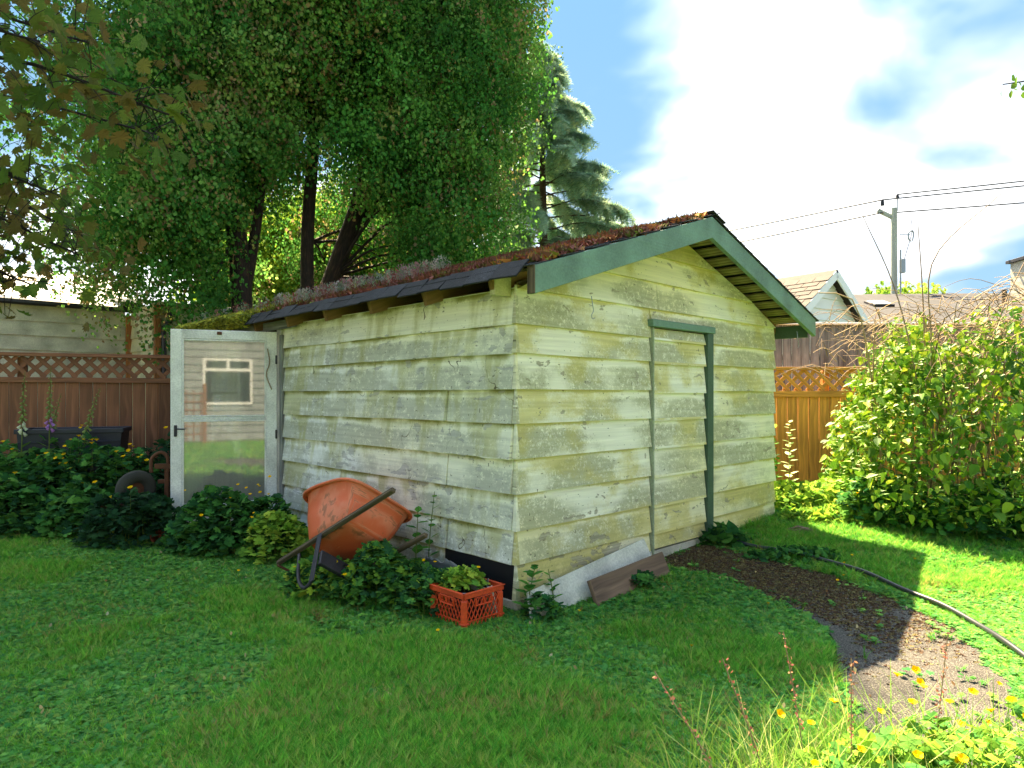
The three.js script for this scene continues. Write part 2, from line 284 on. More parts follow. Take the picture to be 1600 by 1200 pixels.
function sidingLook(W, Hm, w, h, left) {
  const col = new Uint8Array(w * h * 4), bmp = new Uint8Array(w * h * 4);
  for (let j = 0; j < h; j++) for (let i = 0; i < w; i++) {
    const s = (i + 0.5) / w * W, y = (j + 0.5) / h * Hm, [b, v] = boardV(y), o = b * 7.31 + (left ? 50 : 0);
    const n1 = fbm(s * 1.6 + o, y * 2.2 + o, 4), nf = n2(s * 90 + o, y * 90), gr = n2(s * 6 + o, y * 190), gr2 = n2(s * 2.2 + o, y * 62 + 3 * n2(s * 1.3 + o, y * 7));
    const fleck = fbm(s * 26 + o, y * 34, 3);
    let c, hgt = 0.55 + 0.1 * gr + 0.25 * gr2;
    const w1 = fbm(s * 5 + o, y * 5 + 3, 3) - 0.5, spk = 0.6 * n2(s * 170 + o, y * 170) + 0.4 * n2(s * 75, y * 75 + o), top = v + 0.16 * w1 + 0.05 * (nf - 0.5);
    if (!left) {
      c = mix3([0.95, 0.935, 0.85], [0.94, 0.905, 0.72], ss(0.38, 0.64, fbm(s * 0.9 + 4, y * 1.1, 3)));
      // grey-green mildew speckled over the lower two thirds of the boards
      const band = ss(0.95, 0.60, top) * (0.55 + 0.45 * ss(0.35, 0.6, n1)) * (b < 9 ? 1 : 0.55);
      const cov = 0.68 * fbm(s * 1.7 + o, y * 2.2 + o, 4) + 0.34 * band; 
      const mm = ss(0.42, 0.68, cov) * ss(0.25, 0.62, 0.55 * spk + 0.45 * fleck + 0.22 * (cov - 0.4));
      c = mix3(c, mix3([0.67, 0.66, 0.50], [0.62, 0.61, 0.49], n1), mm * 0.7);
      // yellow-green algae in ragged drifts, most of it under the laps (where the lap shadow is painted in), at the foot and in the corner under the eave
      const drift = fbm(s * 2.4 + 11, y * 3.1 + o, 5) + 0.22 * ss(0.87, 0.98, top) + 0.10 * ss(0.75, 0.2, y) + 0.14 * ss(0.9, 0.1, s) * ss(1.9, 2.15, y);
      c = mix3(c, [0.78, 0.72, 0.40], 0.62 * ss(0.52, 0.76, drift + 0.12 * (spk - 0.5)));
      const peel = fbm(s * 7 + o, y * 15 + 2 * w1, 4) + 0.13 * ss(0.85, 0.35, y) * ss(1.6, 0.9, s) - 0.12;
      const pm = ss(0.655, 0.67, peel); c = mix3(c, [0.66, 0.63, 0.54].map((q) => q * (0.85 + 0.25 * gr)), pm * 0.75); hgt -= pm * 0.2;
      c = mix3(c, [0.33, 0.29, 0.2], ss(0.64, 0.655, peel) * (1 - pm) * 0.6 * ss(0.35, 0.7, nf));
    } else {
      c = mix3([0.965, 0.965, 0.94], [0.965, 0.955, 0.85], ss(0.42, 0.66, fbm(s * 0.8 + 40, y * 1.3, 3) + 0.2 * ss(1.6, 2.1, y)));
      const wx = s + 0.05 * (fbm(s * 6, y * 3 + o, 3) - 0.5);
      const band = ss(0.92, 0.55, top) * (0.5 + 0.5 * ss(0.35, 0.6, n1)) * (b < 8 ? 1 : 0.5);
      const cov = 0.52 * fbm(s * 2.0 + o, y * 2.6 + o, 4) + 0.46 * band, mm = ss(0.40, 0.66, cov) * ss(0.22, 0.6, 0.5 * spk + 0.5 * fleck + 0.25 * (cov - 0.4));
      c = mix3(c, mix3([0.72, 0.72, 0.665], [0.665, 0.66, 0.57], n1), mm * 0.7);
      const drip = 0.72 * fbm(wx * 6 + 3, y * 1.6 + o, 4) + 0.28 * fbm(wx * 22, y * 2.4 + o, 4) + 0.12 * ss(0.3, 0.95, v) + 0.06 * ss(LF0 + 1.3, LF0 + 0.3, s);
      c = mix3(c, [0.68, 0.66, 0.40], 0.5 * ss(0.52, 0.76, drip + 0.1 * (spk - 0.5)));
      c = mix3(c, [0.52, 0.51, 0.25], 0.8 * ss(0.80, 0.98, top) * ss(0.34, 0.6, fbm(s * 3 + o, y * 2 + 8, 4)));  // olive algae under each lap, with the lap shadow painted into it
      const peel = fbm(s * 6 + o, y * 16 + 2 * w1, 4) + 0.10 * ss(1.2, 0.3, y) - 0.1; const pm = ss(0.63, 0.65, peel);
      c = mix3(c, [0.70, 0.69, 0.67].map((q) => q * (0.85 + 0.2 * gr)), pm * 0.55); hgt -= pm * 0.2;
      c = mix3(c, [0.3, 0.28, 0.22], ss(0.615, 0.63, peel) * (1 - pm) * 0.45 * ss(0.4, 0.8, nf));
      // dried tendrils of old ivy
      const tw = fbm(s * 5, y * 5 + 8, 3); const td = Math.abs(fbm(s * 6 + tw * 2.5 + y * 2.2 + o * 0.4, y * 2.0 + o, 2) - 0.5); if (td < 0.004 && n2(s * 4 + 2, y * 4 + o) > 0.68) { c = mix3(c, [0.3, 0.27, 0.18], 0.75); hgt += 0.2; }
    }
    if (n2(s * 60 + 5, y * 60 + 17) > 0.955) c = mix3(c, [0.30, 0.29, 0.22], 0.6);
    const k = (j * w + i) * 4, f = (0.93 + 0.09 * gr2 + 0.05 * (gr - 0.5));
    for (let q = 0; q < 3; q++) { col[k + q] = clamp(c[q] * f) * 255; bmp[k + q] = clamp(hgt) * 255; } col[k + 3] = bmp[k + 3] = 255;
  }
  const mk = (d, sr) => { const t = new THREE.DataTexture(d, w, h); t.magFilter = t.minFilter = THREE.LinearFilter; t.wrapS = t.wrapT = THREE.RepeatWrapping; if (sr) t.colorSpace = THREE.SRGBColorSpace; t.needsUpdate = true; return t; };
  return M({ map: mk(col, true), bumpMap: mk(bmp, false), bumpScale: 0.0022, roughness: 0.8, specularIntensity: 0.35 });
}
const WH = 3, LF0 = DW - 3.35;
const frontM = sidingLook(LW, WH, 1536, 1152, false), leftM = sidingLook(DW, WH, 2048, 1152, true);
function sidingBoard(a0, a1, t0, t1, y0, y1, W, seed, lift = [0, 0], bow = 0.004) {   // bottom edge a0..a1, top edge t0..t1
  const n = Math.max(2, Math.round((a1 - a0) / 0.3)), q = [], F = [], U = [];
  const r = rng(seed), ph = r() * 40;
  for (let i = 0; i <= n; i++) {
    const t = i / n, sb = mix(a0, a1, t), st = mix(t0, t1, t), w = (n2(sb * 1.7 + ph, y0 * 9) - 0.5) * 2, l = lift[0] * ss(0.35, 0, t) + lift[1] * ss(0.7, 1, t), dy = bow * w * 0.7;
    F.push([[sb, y0 + dy, 0.001], [sb, y0 + dy, 0.038 + bow * w + l], [st, y1, 0.009 + l * 0.5], [st, y1, 0.001]]);
  }
  for (let i = 0; i < n; i++) { const a = F[i], b = F[i + 1]; q.push([a[1], b[1], b[2], a[2]], [a[0], b[0], b[1], a[1]], [a[3], a[2], b[2], b[3]]); }
  q.push([F[0][0], F[0][1], F[0][2], F[0][3]], [F[n][3], F[n][2], F[n][1], F[n][0]]);
  const g = fromQuads(q), P = g.attributes.position; for (let i = 0; i < P.count; i++) U.push(P.getX(i) / W, P.getY(i) / WH);
  g.setAttribute('uv', new THREE.BufferAttribute(new Float32Array(U), 2)); return g;
}
{
  // front wall: a sheet of sheathing behind the lapped boards
  const sh = new THREE.Shape([[0.02, 0.05], [LW - 0.02, 0.05], [LW - 0.02, roofY(LW) - 0.06], [LW / 2, roofY(LW / 2) - 0.06], [0.02, roofY(0) - 0.06]].map((p) => new THREE.Vector2(...p)));
  const fw = obj('front_wall', metreUV(new THREE.ExtrudeGeometry(sh, { depth: 0.02, bevelEnabled: false })), mats.oldWood, shed, [0, 0, -0.022]);
  const D0 = 1.53, D1 = 2.36;
  let k = 0;
  for (let i = 0; i < BY.length - 1; i++) {
    const y0 = BY[i], y1 = Math.min(BY[i + 1] + 0.022, roofY(LW / 2) - 0.05), cut = (y) => Math.max(0, (y - (EAVE - 0.09)) / PITCH - E);
    const a0 = Math.max(0, cut(y0 + 0.03)), t0 = Math.max(a0, cut(y1)), spans = [];
    if (y1 < 2.2) spans.push([-0.038, D0 - 0.012, -0.012, D0 - 0.012], [D1 + 0.1, LW, D1 + 0.1, LW]);
    else { const j = i % 2 ? 1.62 : 2.2; if (LW / 2 - a0 > 0.9) spans.push([a0, j, Math.min(t0, j - 0.1), j], [j + 0.003, LW - a0, j + 0.003, Math.max(LW - t0, j + 0.1)]); else if (t0 < LW / 2) spans.push([a0, LW - a0, t0, LW - t0]); }
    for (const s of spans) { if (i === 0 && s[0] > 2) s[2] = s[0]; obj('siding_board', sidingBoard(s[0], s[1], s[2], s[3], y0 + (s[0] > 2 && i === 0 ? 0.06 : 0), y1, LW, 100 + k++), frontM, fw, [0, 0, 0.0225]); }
  }
  obj('siding_board', sidingBoard(D0 - 0.01, D1 + 0.098, D0 - 0.01, D1 + 0.098, 2.072, 2.182, LW, 330), frontM, fw, [0, 0, 0.0225]);
  // the boarded side door in its green frame
  const dr = obj('boarded_door', bx(D1 - D0 - 0.02, 1.85, 0.018), mats.oldWood, shed, [(D0 + D1) / 2, 0.2 + 0.925, 0.01]);
  dr.userData.label = 'door clad in the same lapped cream boards';
  for (let i = 0; i < 8; i++) { const y0 = Math.max(BY[i] - 0.02, 0.2), y1 = Math.min(BY[i + 1] + 0.002, 2.03); obj('siding_board', sidingBoard(D0 + 0.005, D1 - 0.005, D0 + 0.005, D1 - 0.005, y0, y1, LW, 300 + i), frontM, dr, [-(D0 + D1) / 2, -1.125, 0.0095]); }
  { const y0 = 1.906, g = sidingBoard(D0 + 0.005, D1 - 0.005, D0 + 0.005, D1 - 0.005, y0, 2.0, LW, 312); obj('siding_board', g, frontM, dr, [-(D0 + D1) / 2, -1.125, 0.0095]); }
  const df = obj('door_frame', bx(D1 - D0 + 0.17, 0.06, 0.085), mats.green, shed, [(D0 + D1) / 2 + 0.04, 2.04, 0.035]);
  obj('jamb', bx(0.1, 1.86, 0.075), mats.darkGreen, df, [(D1 - D0) / 2 + 0.012, -0.961, -0.002]);
  obj('jamb', bx(0.012, 1.86, 0.05), mats.paleGreen, df, [-(D1 - D0) / 2 - 0.04, -0.961, -0.004]);
  obj('door_sill', bx(D1 - D0 + 0.06, 0.1, 0.06), mats.concrete, shed, [(D0 + D1) / 2, 0.13, 0.01]);
  // left wall, measured from the back corner to the front corner
  const LF = DW - 3.35;
  const lw = obj('side_wall', bx(3.3, 1.8, 0.02, 0.001), mats.oldWood, shed, [0.012, 1.255, -1.68], [0, -Math.PI / 2, 0]);
  const tx = (s) => s - (DW - 1.68);
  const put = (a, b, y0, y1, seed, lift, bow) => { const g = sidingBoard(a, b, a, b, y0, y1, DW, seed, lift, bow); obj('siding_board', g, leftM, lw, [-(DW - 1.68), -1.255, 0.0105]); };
  const joints = { 1: [DW - 0.69], 3: [DW - 0.69], 5: [DW - 0.69], 2: [LF + 1.15], 6: [LF + 1.7] }, lifts = { 3: [0, 0.012], 4: [0, 0.035], 5: [0, 0.008], 1: [0, 0.01], 6: [0, 0.006] };
  for (let i = 1; i < 9; i++) {
    const y0 = BY[i], y1 = i === 8 ? 2.165 : BY[i + 1] + 0.022, js = [LF + 0.02, ...(joints[i] || []), DW - 0.002];
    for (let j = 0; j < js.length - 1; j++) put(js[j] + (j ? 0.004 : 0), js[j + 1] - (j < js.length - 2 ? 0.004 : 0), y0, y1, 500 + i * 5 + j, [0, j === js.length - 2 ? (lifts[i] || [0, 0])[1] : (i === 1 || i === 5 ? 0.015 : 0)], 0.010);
  }
  put(LF + 0.02, DW - 0.74, 0.1, 0.358, 561, [0, 0.01], 0.008);
  // black sheet painted as the dark gap left by the missing bottom boards
  obj('dark_gap_sheet', bx(0.76, 0.37, 0.012, 0.001), mats.blackSheet, shed, [0.004, 0.165, -0.38], [0, -Math.PI / 2, 0]);
  // wall beyond the doorway, right wall, back wall
  const bwall = obj('side_wall', bx(0.82, 2.1, 0.02, 0.001), mats.oldWood, shed, [0.012, 1.1, -4.79], [0, -Math.PI / 2, 0]);
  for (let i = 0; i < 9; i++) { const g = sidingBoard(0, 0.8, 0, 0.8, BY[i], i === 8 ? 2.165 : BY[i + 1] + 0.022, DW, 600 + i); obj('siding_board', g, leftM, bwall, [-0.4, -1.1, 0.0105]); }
  const rw = obj('side_wall', bx(DW - 0.04, 2.1, 0.02, 0.001), mats.oldWood, shed, [LW - 0.012, 1.15, -DW / 2], [0, Math.PI / 2, 0]);
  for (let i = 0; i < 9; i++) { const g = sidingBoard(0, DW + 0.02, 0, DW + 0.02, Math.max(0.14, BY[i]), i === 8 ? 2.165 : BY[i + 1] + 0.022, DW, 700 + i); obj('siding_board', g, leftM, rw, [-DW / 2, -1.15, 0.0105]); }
  const bw = obj('back_wall', metreUV(new THREE.ExtrudeGeometry(sh, { depth: 0.03, bevelEnabled: false })), mats.oldWood, shed, [0, 0, -DW]);
  // corner trim, wall plate, door posts
  obj('door_post', bx(0.05, 2.08, 0.09), mats.whiteTrim, shed, [-0.01, 1.08, -3.385]);
  obj('door_post', bx(0.03, 2.02, 0.05), mats.greyWood, shed, [-0.035, 1.05, -3.315]);
  obj('door_post', bx(0.05, 2.08, 0.07), mats.whiteTrim, shed, [-0.01, 1.08, -4.36]);
  obj('trim_board', bx(0.03, 0.085, 2.2), mats.greyWood, shed, [-0.07, 2.155, -4.05]);
  obj('foundation', bx(LW + 0.02, 0.12, DW + 0.02, 0.01), mats.concrete, shed, [LW / 2, 0.03, -DW / 2]);
  // doorway interior floor stays dark under the roof
}
// roof: boarded deck, rafters, shingles, fascia, moss
const ang = Math.atan(PITCH), slope = (LW / 2 + E) / Math.cos(ang), RL = DW + 2 * OV;
{
  const roof = new THREE.Group(); roof.name = 'roof'; shed.add(roof);
  const onL = (u, off, z) => [-E + u * Math.cos(ang) - off * Math.sin(ang), EAVE - 0.03 + u * Math.sin(ang) + off * Math.cos(ang), z];   // u from the eave up the left slope
  const onR = (u, off, z) => { const p = onL(u, off, z); return [LW - p[0], p[1], z]; };
  const nD = 11, wD = slope / nD, dg = bx(wD - 0.07, 0.02, RL, 0.003);
  for (let i = 0; i < nD; i++) { const u = (i + 0.5) * wD; obj('deck_board', dg, mats.deckWood, roof, onL(u, -0.012, -DW / 2), [0, 0, ang]); obj('deck_board', dg, mats.deckWood, roof, onR(u, -0.012, -DW / 2), [0, 0, -ang]); }
  const rg = bx(slope - 0.02, 0.11, 0.045);
  for (let i = 0; i < 8; i++) { const z = -0.06 - i * 0.72; obj('rafter', rg, mats.rafterWood, roof, onL(slope / 2, -0.08, z), [0, 0, ang]); obj('rafter', rg, mats.rafterWood, roof, onR(slope / 2, -0.08, z), [0, 0, -ang]); }
  obj('rafter_tail', bx(0.15, 0.13, 0.05), mats.creamTrim, roof, [-0.085, 2.17, -0.055]);
  // shingles of the left slope, one tab at a time
  const sr = rng(31), cw = 0.345, nz = Math.round(RL / cw), ce = 0.155, nc = Math.ceil(slope / ce); const tabs = [0, 1, 2].map(() => bx(0.22, 0.009, cw - 0.006, 0.002));
  let count = 0;
  const shM = [mats.shingle, M({ color: '#3d4047', map: shingleTex, bumpMap: fineBump, bumpScale: 0.003 }), M({ color: '#565a62', map: shingleTex, bumpMap: fineBump, bumpScale: 0.003 })];
  for (let c = 0; c < nc; c++) for (let k = 0; k < nz; k++) {
    if (count++ > 290) break;
    const u = c * ce + 0.07, z = OV + 0.02 - (k + 0.5 + (c % 2 ? 0.25 : 0)) * cw;
    obj('shingle', pick(sr, tabs), pick(sr, shM), roof, onL(u, 0.013 + c * 0.0006, z), [(sr() - 0.5) * 0.03, 0, ang - 0.035 + (sr() - 0.5) * 0.02]);
  }
  // sagging tabs of the eave course
  const eg = [0, 1, 2].map(() => bx(0.16, 0.012, cw * 0.72 - 0.005, 0.002)); const nE = Math.round(RL / (cw * 0.72));
  for (let k = 0; k < nE - 3; k++) { const z = OV - 0.04 - (k + 0.5) * cw * 0.72; obj('eave_shingle', pick(sr, eg), pick(sr, shM), roof, [-E - 0.045, EAVE - 0.035 + (sr() - 0.5) * 0.012, z], [(sr() - 0.5) * 0.05, 0, ang + 0.45 + (sr() - 0.5) * 0.15]); }
  // right slope: courses run the whole length
  const cg = bx(0.22, 0.012, RL + 0.06, 0.003);
  for (let c = 0; c < nc - 1; c++) obj('shingle_course', cg, pick(sr, shM), roof, onR(c * ce + 0.05, 0.012 + c * 0.0006, -DW / 2), [0, 0, -ang + 0.035]);
  obj('ridge_cap', bx(0.22, 0.014, RL + 0.06), mats.shingle, roof, [LW / 2 + 0.1, onL(slope, 0.03, 0)[1] - 0.006, -DW / 2], [0, 0, -ang]);
  // green barge boards at the gable
  const fl = slope + 0.0, fb = (s, nm) => {
    const pts = [[0, 0], [fl * Math.cos(ang), fl * Math.sin(ang)], [fl * Math.cos(ang), fl * Math.sin(ang) - 0.168], [0, -0.168]].map(([x, y]) => new THREE.Vector2(s * x, y));
    return metreUV(new THREE.ExtrudeGeometry(new THREE.Shape(pts), { depth: 0.035, bevelEnabled: true, bevelSize: 0.003, bevelThickness: 0.003, bevelSegments: 1 }));
  };
  const fy = EAVE - 0.025;
  obj('barge_board', fb(1), mats.green, roof, [-E, fy, OV - 0.02]); obj('barge_board', fb(-1), mats.green, roof, [LW + E, fy, OV - 0.02]);
  obj('barge_board', fb(1), mats.green, roof, [-E, fy, -DW - OV]); obj('barge_board', fb(-1), mats.green, roof, [LW + E, fy, -DW - OV]);
  const endcap = obj('barge_end', bx(0.012, 0.172, 0.06, 0.002), mats.oldWood, roof, [-E - 0.012, fy - 0.084, OV - 0.004]); endcap.userData.label = 'rotten dark end of the barge board';
  obj('eave_board', bx(0.03, 0.13, RL - 0.1), mats.darkGreen, roof, [LW + E - 0.03, EAVE - 0.14, -DW / 2]);
  // hanging wire hook
  obj('wire_hook', tube([[0.42, 2.12, OV - 0.05], [0.42, 2.06, OV - 0.04], [0.43, 2.02, OV - 0.04], [0.41, 1.99, OV - 0.04], [0.42, 1.965, OV - 0.04], [0.445, 1.975, OV - 0.04]], 0.003, 20, 5), mats.galv, roof);
  obj('wire_hook', tube([[LW - 0.1, 2.1, OV - 0.05], [LW - 0.1, 2.02, OV - 0.04], [LW - 0.08, 1.96, OV - 0.04], [LW - 0.1, 1.93, OV - 0.04]], 0.003, 16, 5), mats.galv, roof);
  // moss and stonecrop growing over the left slope
  const mr = rng(44), blades = new Acc();
  for (let k = 0; k < 9; k++) { const a = k * 2.4, t = 0.25 + 0.5 * mr(), b = fromQuads([], [[[-0.008, 0, 0], [0.008, 0, 0], [0.0, 0.035, 0.01]]]); blades.add(b, mat4([Math.cos(a) * 0.012 * (k % 3), 0, Math.sin(a) * 0.012 * (k % 3)], [t * Math.cos(a), a, t])); }
  const tuft = blades.geo(), list = [], ml = [];
  const red = lin('#7a4538'), redB = lin('#8f5038'), pinkR = lin('#8c5a54'), or = lin('#a87236'), yg = lin('#a3a233'), ol = lin('#6d7226'), br = lin('#5d4326');
  for (let i = 0; i < 15000; i++) {
    const u = Math.pow(mr(), 1.25) * slope, z = OV - 0.02 - mr() * RL, yel = ss(-3.1, -3.9, z + 0.35 * (n2(z * 3, u * 3) - 0.5)), nn = fbm(u * 2.5 + 3, z * 2.5, 4);
    if (u < 0.05 + 0.08 * n2(z * 4, 3) && yel < 0.5) continue; if (nn < 0.40 + 0.1 * ss(-0.5, 0.3, z) && yel < 0.5) continue;
    const front = ss(-0.6, 0.35, z), hue = fbm(u * 5 + 8, z * 5, 3) + 0.25 * (mr() - 0.5), c = yel > 0.5 ? pick(mr, [yg, yg, ol]) : hue < 0.42 ? pick(mr, [br, ol, br]) : hue < 0.56 ? pick(mr, [red, pinkR, red]) : front > 0.3 ? pick(mr, [or, redB, ol]) : pick(mr, [redB, red, br]);
    const s = (0.7 + 0.8 * mr()) * (yel > 0.5 ? 1.25 : 1) * (0.7 + nn);
    list.push([mat4(onL(u + (yel > 0.5 ? -0.05 : 0), 0.02, z), [(mr() - 0.5) * 0.4, mr() * 6.3, (mr() - 0.5) * 0.4 + ang], [s * 1.2, s, s * 1.2]), vary(mr, c, 0.3)]);
  }
  // yellow moss hanging over the eave at the back
  for (let i = 0; i < 1500; i++) { const z = -3.6 - mr() * 1.9, d = mr() * 0.1; list.push([mat4([-E - 0.06 - mr() * 0.05, EAVE - 0.0 - d, z], [0, mr() * 6.3, 0.9 + mr() * 0.6], [1.6, 1.5, 1.6]), vary(mr, pick(mr, [yg, yg, ol]), 0.3)]); }
  inst('moss', tuft, mats.solidVC, list, roof);
  // flowering stonecrop, taller and pink
  const st = new Acc(); { const q = rng(8); for (let k = 0; k < 26; k++) { const h = 0.03 + 0.12 * q(), a = q() * 6.3, rad = 0.05 * q() * (0.3 + h * 6); st.add(ovalLeaf, mat4([Math.cos(a) * rad, h, Math.sin(a) * rad], [q() * 3, q() * 6, q() * 3], [0.018, 0.022, 0.018])); } for (let k = 0; k < 5; k++) st.add(fromQuads([], [[[-0.002, 0, 0], [0.002, 0, 0], [(q() - 0.5) * 0.1, 0.15, (q() - 0.5) * 0.1]]]), I4); }
  const sed = st.geo(), sl = [];
  for (let i = 0; i < 700; i++) { const z = -1.2 - mr() * 4.2, u = 0.12 + mr() * 1.5, w = ss(-1.2, -2.6, z) * ss(0.38, 0.55, fbm(z * 1.4 + 5, u * 2, 3)); if (mr() > w) continue; const s = 0.6 + 0.7 * mr(); sl.push([mat4(onL(u, 0.02, z), [0, mr() * 6.3, 0], [s, s, s]), vary(mr, pick(mr, [lin('#a07672'), lin('#b0a296'), lin('#8b9378'), lin('#8a5048'), lin('#7f8a6a'), lin('#94997f')]), 0.25)]); }
  inst('stonecrop', sed, leafM(0.25), sl, roof);
}
// storm door, hinged on the door post and standing open
{
  const d = new THREE.Group(); d.name = 'storm_door'; d.position.set(-0.06, 0.06, -3.37); d.rotation.y = 2.723; shed.add(d); d.userData.label = 'white glazed storm door standing open';
  const Wd = 0.965, Hd = 2.03, T = 0.035;
  obj('stile', bx(0.1, Hd, T), mats.doorWhite, d, [0.05, Hd / 2, 0]); obj('stile', bx(0.1, Hd, T), mats.doorWhite, d, [Wd - 0.05, Hd / 2, 0]);
  obj('rail', bx(Wd - 0.2, 0.09, T), mats.doorWhite, d, [Wd / 2, Hd - 0.045, 0]); obj('rail', bx(Wd - 0.2, 0.035, T * 0.8), mats.doorWhite, d, [Wd / 2, 1.165, 0]);
  obj('rail', bx(Wd - 0.2, 0.06, T), mats.doorWhite, d, [Wd / 2, 0.3, 0]);
  obj('kick_panel', bx(Wd - 0.2, 0.27, T * 0.5), mats.whiteTrim, d, [Wd / 2, 0.135, 0]);
  const dirt = (lo) => tex(256, 256, (u, v) => { const a = fbm(u * 4 + lo * 9, v * 4, 5), b = n2(u * 130, v * 130), c = n2(u * 60, v * 5); return g1(lo + 0.10 * (a - 0.5) + 0.07 * (b - 0.5) + 0.05 * (c - 0.5)); }, false);
  const paneM = (t) => M({ color: '#b9b8aa', roughness: 0.03, transmission: 1, transmissionMap: dirt(t), thickness: 0, ior: 1.9, specularIntensity: 1, clearcoat: 1, clearcoatRoughness: 0.02 });
  const pm = paneM(0.56), pl = paneM(0.52);
  const mp = (w, h) => { const g = new THREE.PlaneGeometry(w, h); return g; };
  obj('pane', mp(Wd - 0.2, 0.76), pm, d, [Wd / 2, 1.5615, 0], [0, Math.PI, 0]); obj('pane', mp(Wd - 0.2, 0.8175), pl, d, [Wd / 2, 0.73875, 0], [0, Math.PI, 0]);
  for (const [y, h] of [[1.5615, 0.76], [0.73875, 0.8175]]) for (const x of [0.109, Wd - 0.109]) obj('glazing_bead', bx(0.016, h, 0.014, 0.003), mats.doorWhite, d, [x, y, -0.009]);
  for (const y of [1.94 - 0.01, 1.19, 1.14, 0.338]) obj('glazing_bead', bx(Wd - 0.236, 0.014, 0.014, 0.003), mats.doorWhite, d, [Wd / 2, y, -0.009]);
  const hd = obj('door_handle', bx(0.028, 0.11, 0.012), mats.steel, d, [Wd - 0.045, 1.05, -0.024]); obj('lever', tube([[0, 0.02, -0.006], [0, 0.02, -0.035], [-0.04, 0.018, -0.04], [-0.085, 0.016, -0.04]], 0.006, 12, 6), mats.steel, hd);
  obj('closer_bracket', bx(0.045, 0.03, 0.014), mats.rust, d, [Wd / 2 + 0.05, Hd - 0.03, -0.025]);
  for (const y of [0.3, 1.0, 1.75]) obj('hinge', bx(0.02, 0.09, 0.012), mats.steel, d, [0.006, y, -0.022]);
  // a dry ivy stalk caught on the door
  obj('ivy_stalk', tube([[0.09, 1.86, -0.03], [0.07, 1.72, -0.035], [0.1, 1.6, -0.03], [0.05, 1.45, -0.04]], 0.006, 14, 5), mats.deadStem, d);
}

// ---------- path and hose ----------
const pathL = [[1.15, -5.5], [1.31, -5.36], [1.61, -5.18], [1.8, -4.78], [1.92, -4.43], [1.9, -4.02], [1.73, -3.6], [1.55, -3.1], [1.3, -2.5], [1.0, -1.8], [0.5, -0.8], [-0.2, 0.5], [-0.6, 2]];
const pathR = [[1.69, -6.0], [1.92, -5.82], [2.11, -5.6], [2.44, -5.18], [2.64, -4.66], [2.69, -4.19], [2.6, -3.73], [2.42, -3.2], [2.2, -2.6], [1.9, -1.9], [1.45, -0.8], [0.9, 0.5], [0.5, 2]];
function inPath(x, z, grow = 0) {
  if (z < -6.1 || z > 2) return false; const at = (a) => { for (let i = 0; i < a.length - 1; i++) if ((a[i][1] - z) * (a[i + 1][1] - z) <= 0) return mix(a[i][0], a[i + 1][0], (z - a[i][1]) / (a[i + 1][1] - a[i][1] || 1)); return null; };
  const r = at(pathR); if (r === null) return false; let l = at(pathL); if (l === null) l = 1.15 + (-(z + 5.5)) * 1.0;
  return x > l - grow && x < r + grow;
}
{
  const n = 60, p = [], uv = [], ix = [], cl = new THREE.CatmullRomCurve3(pathL.map(([x, z]) => V3(x, 0, z))), cr = new THREE.CatmullRomCurve3(pathR.map(([x, z]) => V3(x, 0, z)));
  for (let i = 0; i <= n; i++) { const a = cl.getPoint(i / n), b = cr.getPoint(i / n); for (let j = 0; j <= 8; j++) { const x = mix(a.x, b.x, j / 8), z = mix(a.z, b.z, j / 8); p.push(x, gy(x, z) + 0.022, z); uv.push(x, -z); } }
  for (let i = 0; i < n; i++) for (let j = 0; j < 8; j++) { const a = i * 9 + j; ix.push(a, a + 1, a + 9, a + 1, a + 10, a + 9); }
  const g = new THREE.BufferGeometry(); g.setAttribute('position', new THREE.BufferAttribute(new Float32Array(p), 3)); g.setAttribute('uv', new THREE.BufferAttribute(new Float32Array(uv), 2)); g.setIndex(ix); g.computeVertexNormals();
  const o = obj('path', g, M({ color: '#b3b5b6', map: aggTex, bumpMap: aggBump, bumpScale: 0.006, roughness: 0.95 })); tag(o, 'pebbled concrete path curving from the shed door', 'path', null, 'structure');
  // brown moss and litter lying on the path
  const r = rng(61), list = [], t = new Acc(); for (let k = 0; k < 7; k++) { const a = k * 0.9; t.add(fromQuads([], [[[-0.006, 0, 0], [0.006, 0, 0], [0, 0.012, 0.008]]]), mat4([Math.cos(a) * 0.008, 0, Math.sin(a) * 0.008], [0.6 * Math.cos(a), a, 0.4])); }
  const tg = t.geo(), bc = [lin('#4f3826'), lin('#5c4228'), lin('#433023'), lin('#6d6232'), lin('#7a7048')];
  for (let i = 0; i < 60000 && list.length < 17000; i++) { const x = 1.1 + r() * 1.7, z = -6.1 + r() * 3.1; if (!inPath(x, z, 0.03)) continue; const w = ss(-3.3, -5.2, z + (x - 1.9) * 0.3) * ss(0.44, 0.58, fbm(x * 2.2 + 4, z * 1.8, 4) + 0.10 * ss(1.4, 2.4, x)) ; if (r() > w) continue; const s = 0.35 + r() * 0.45; list.push([mat4([x, gy(x, z) + 0.022, z], [0, r() * 6.3, 0], [s * 1.2, s, s * 1.2]), vary(r, pick(r, bc), 0.3)]); }
  tag(inst('path_moss', tg, mats.solidVC, list), 'dark brown moss spread over the path by the shed door', 'moss');
  const hp = [[1.86, -6.3], [1.9, -6.11], [2.11, -5.88], [2.36, -5.68], [2.57, -5.45], [2.69, -5.18], [2.79, -4.84], [2.86, -4.52], [2.85, -4.13], [2.79, -3.84], [2.74, -3.55], [2.6, -3.1], [2.5, -2.6], [2.45, -1.8]].map(([x, z], i) => [x, gy(x, z) + 0.045 + 0.012 * (i % 2), z]);
  tag(obj('garden_hose', tube(hp, 0.017, 90, 8), M({ color: '#2b2e33', roughness: 0.4 })), 'black garden hose lying along the edge of the pebbled path', 'hose');
}

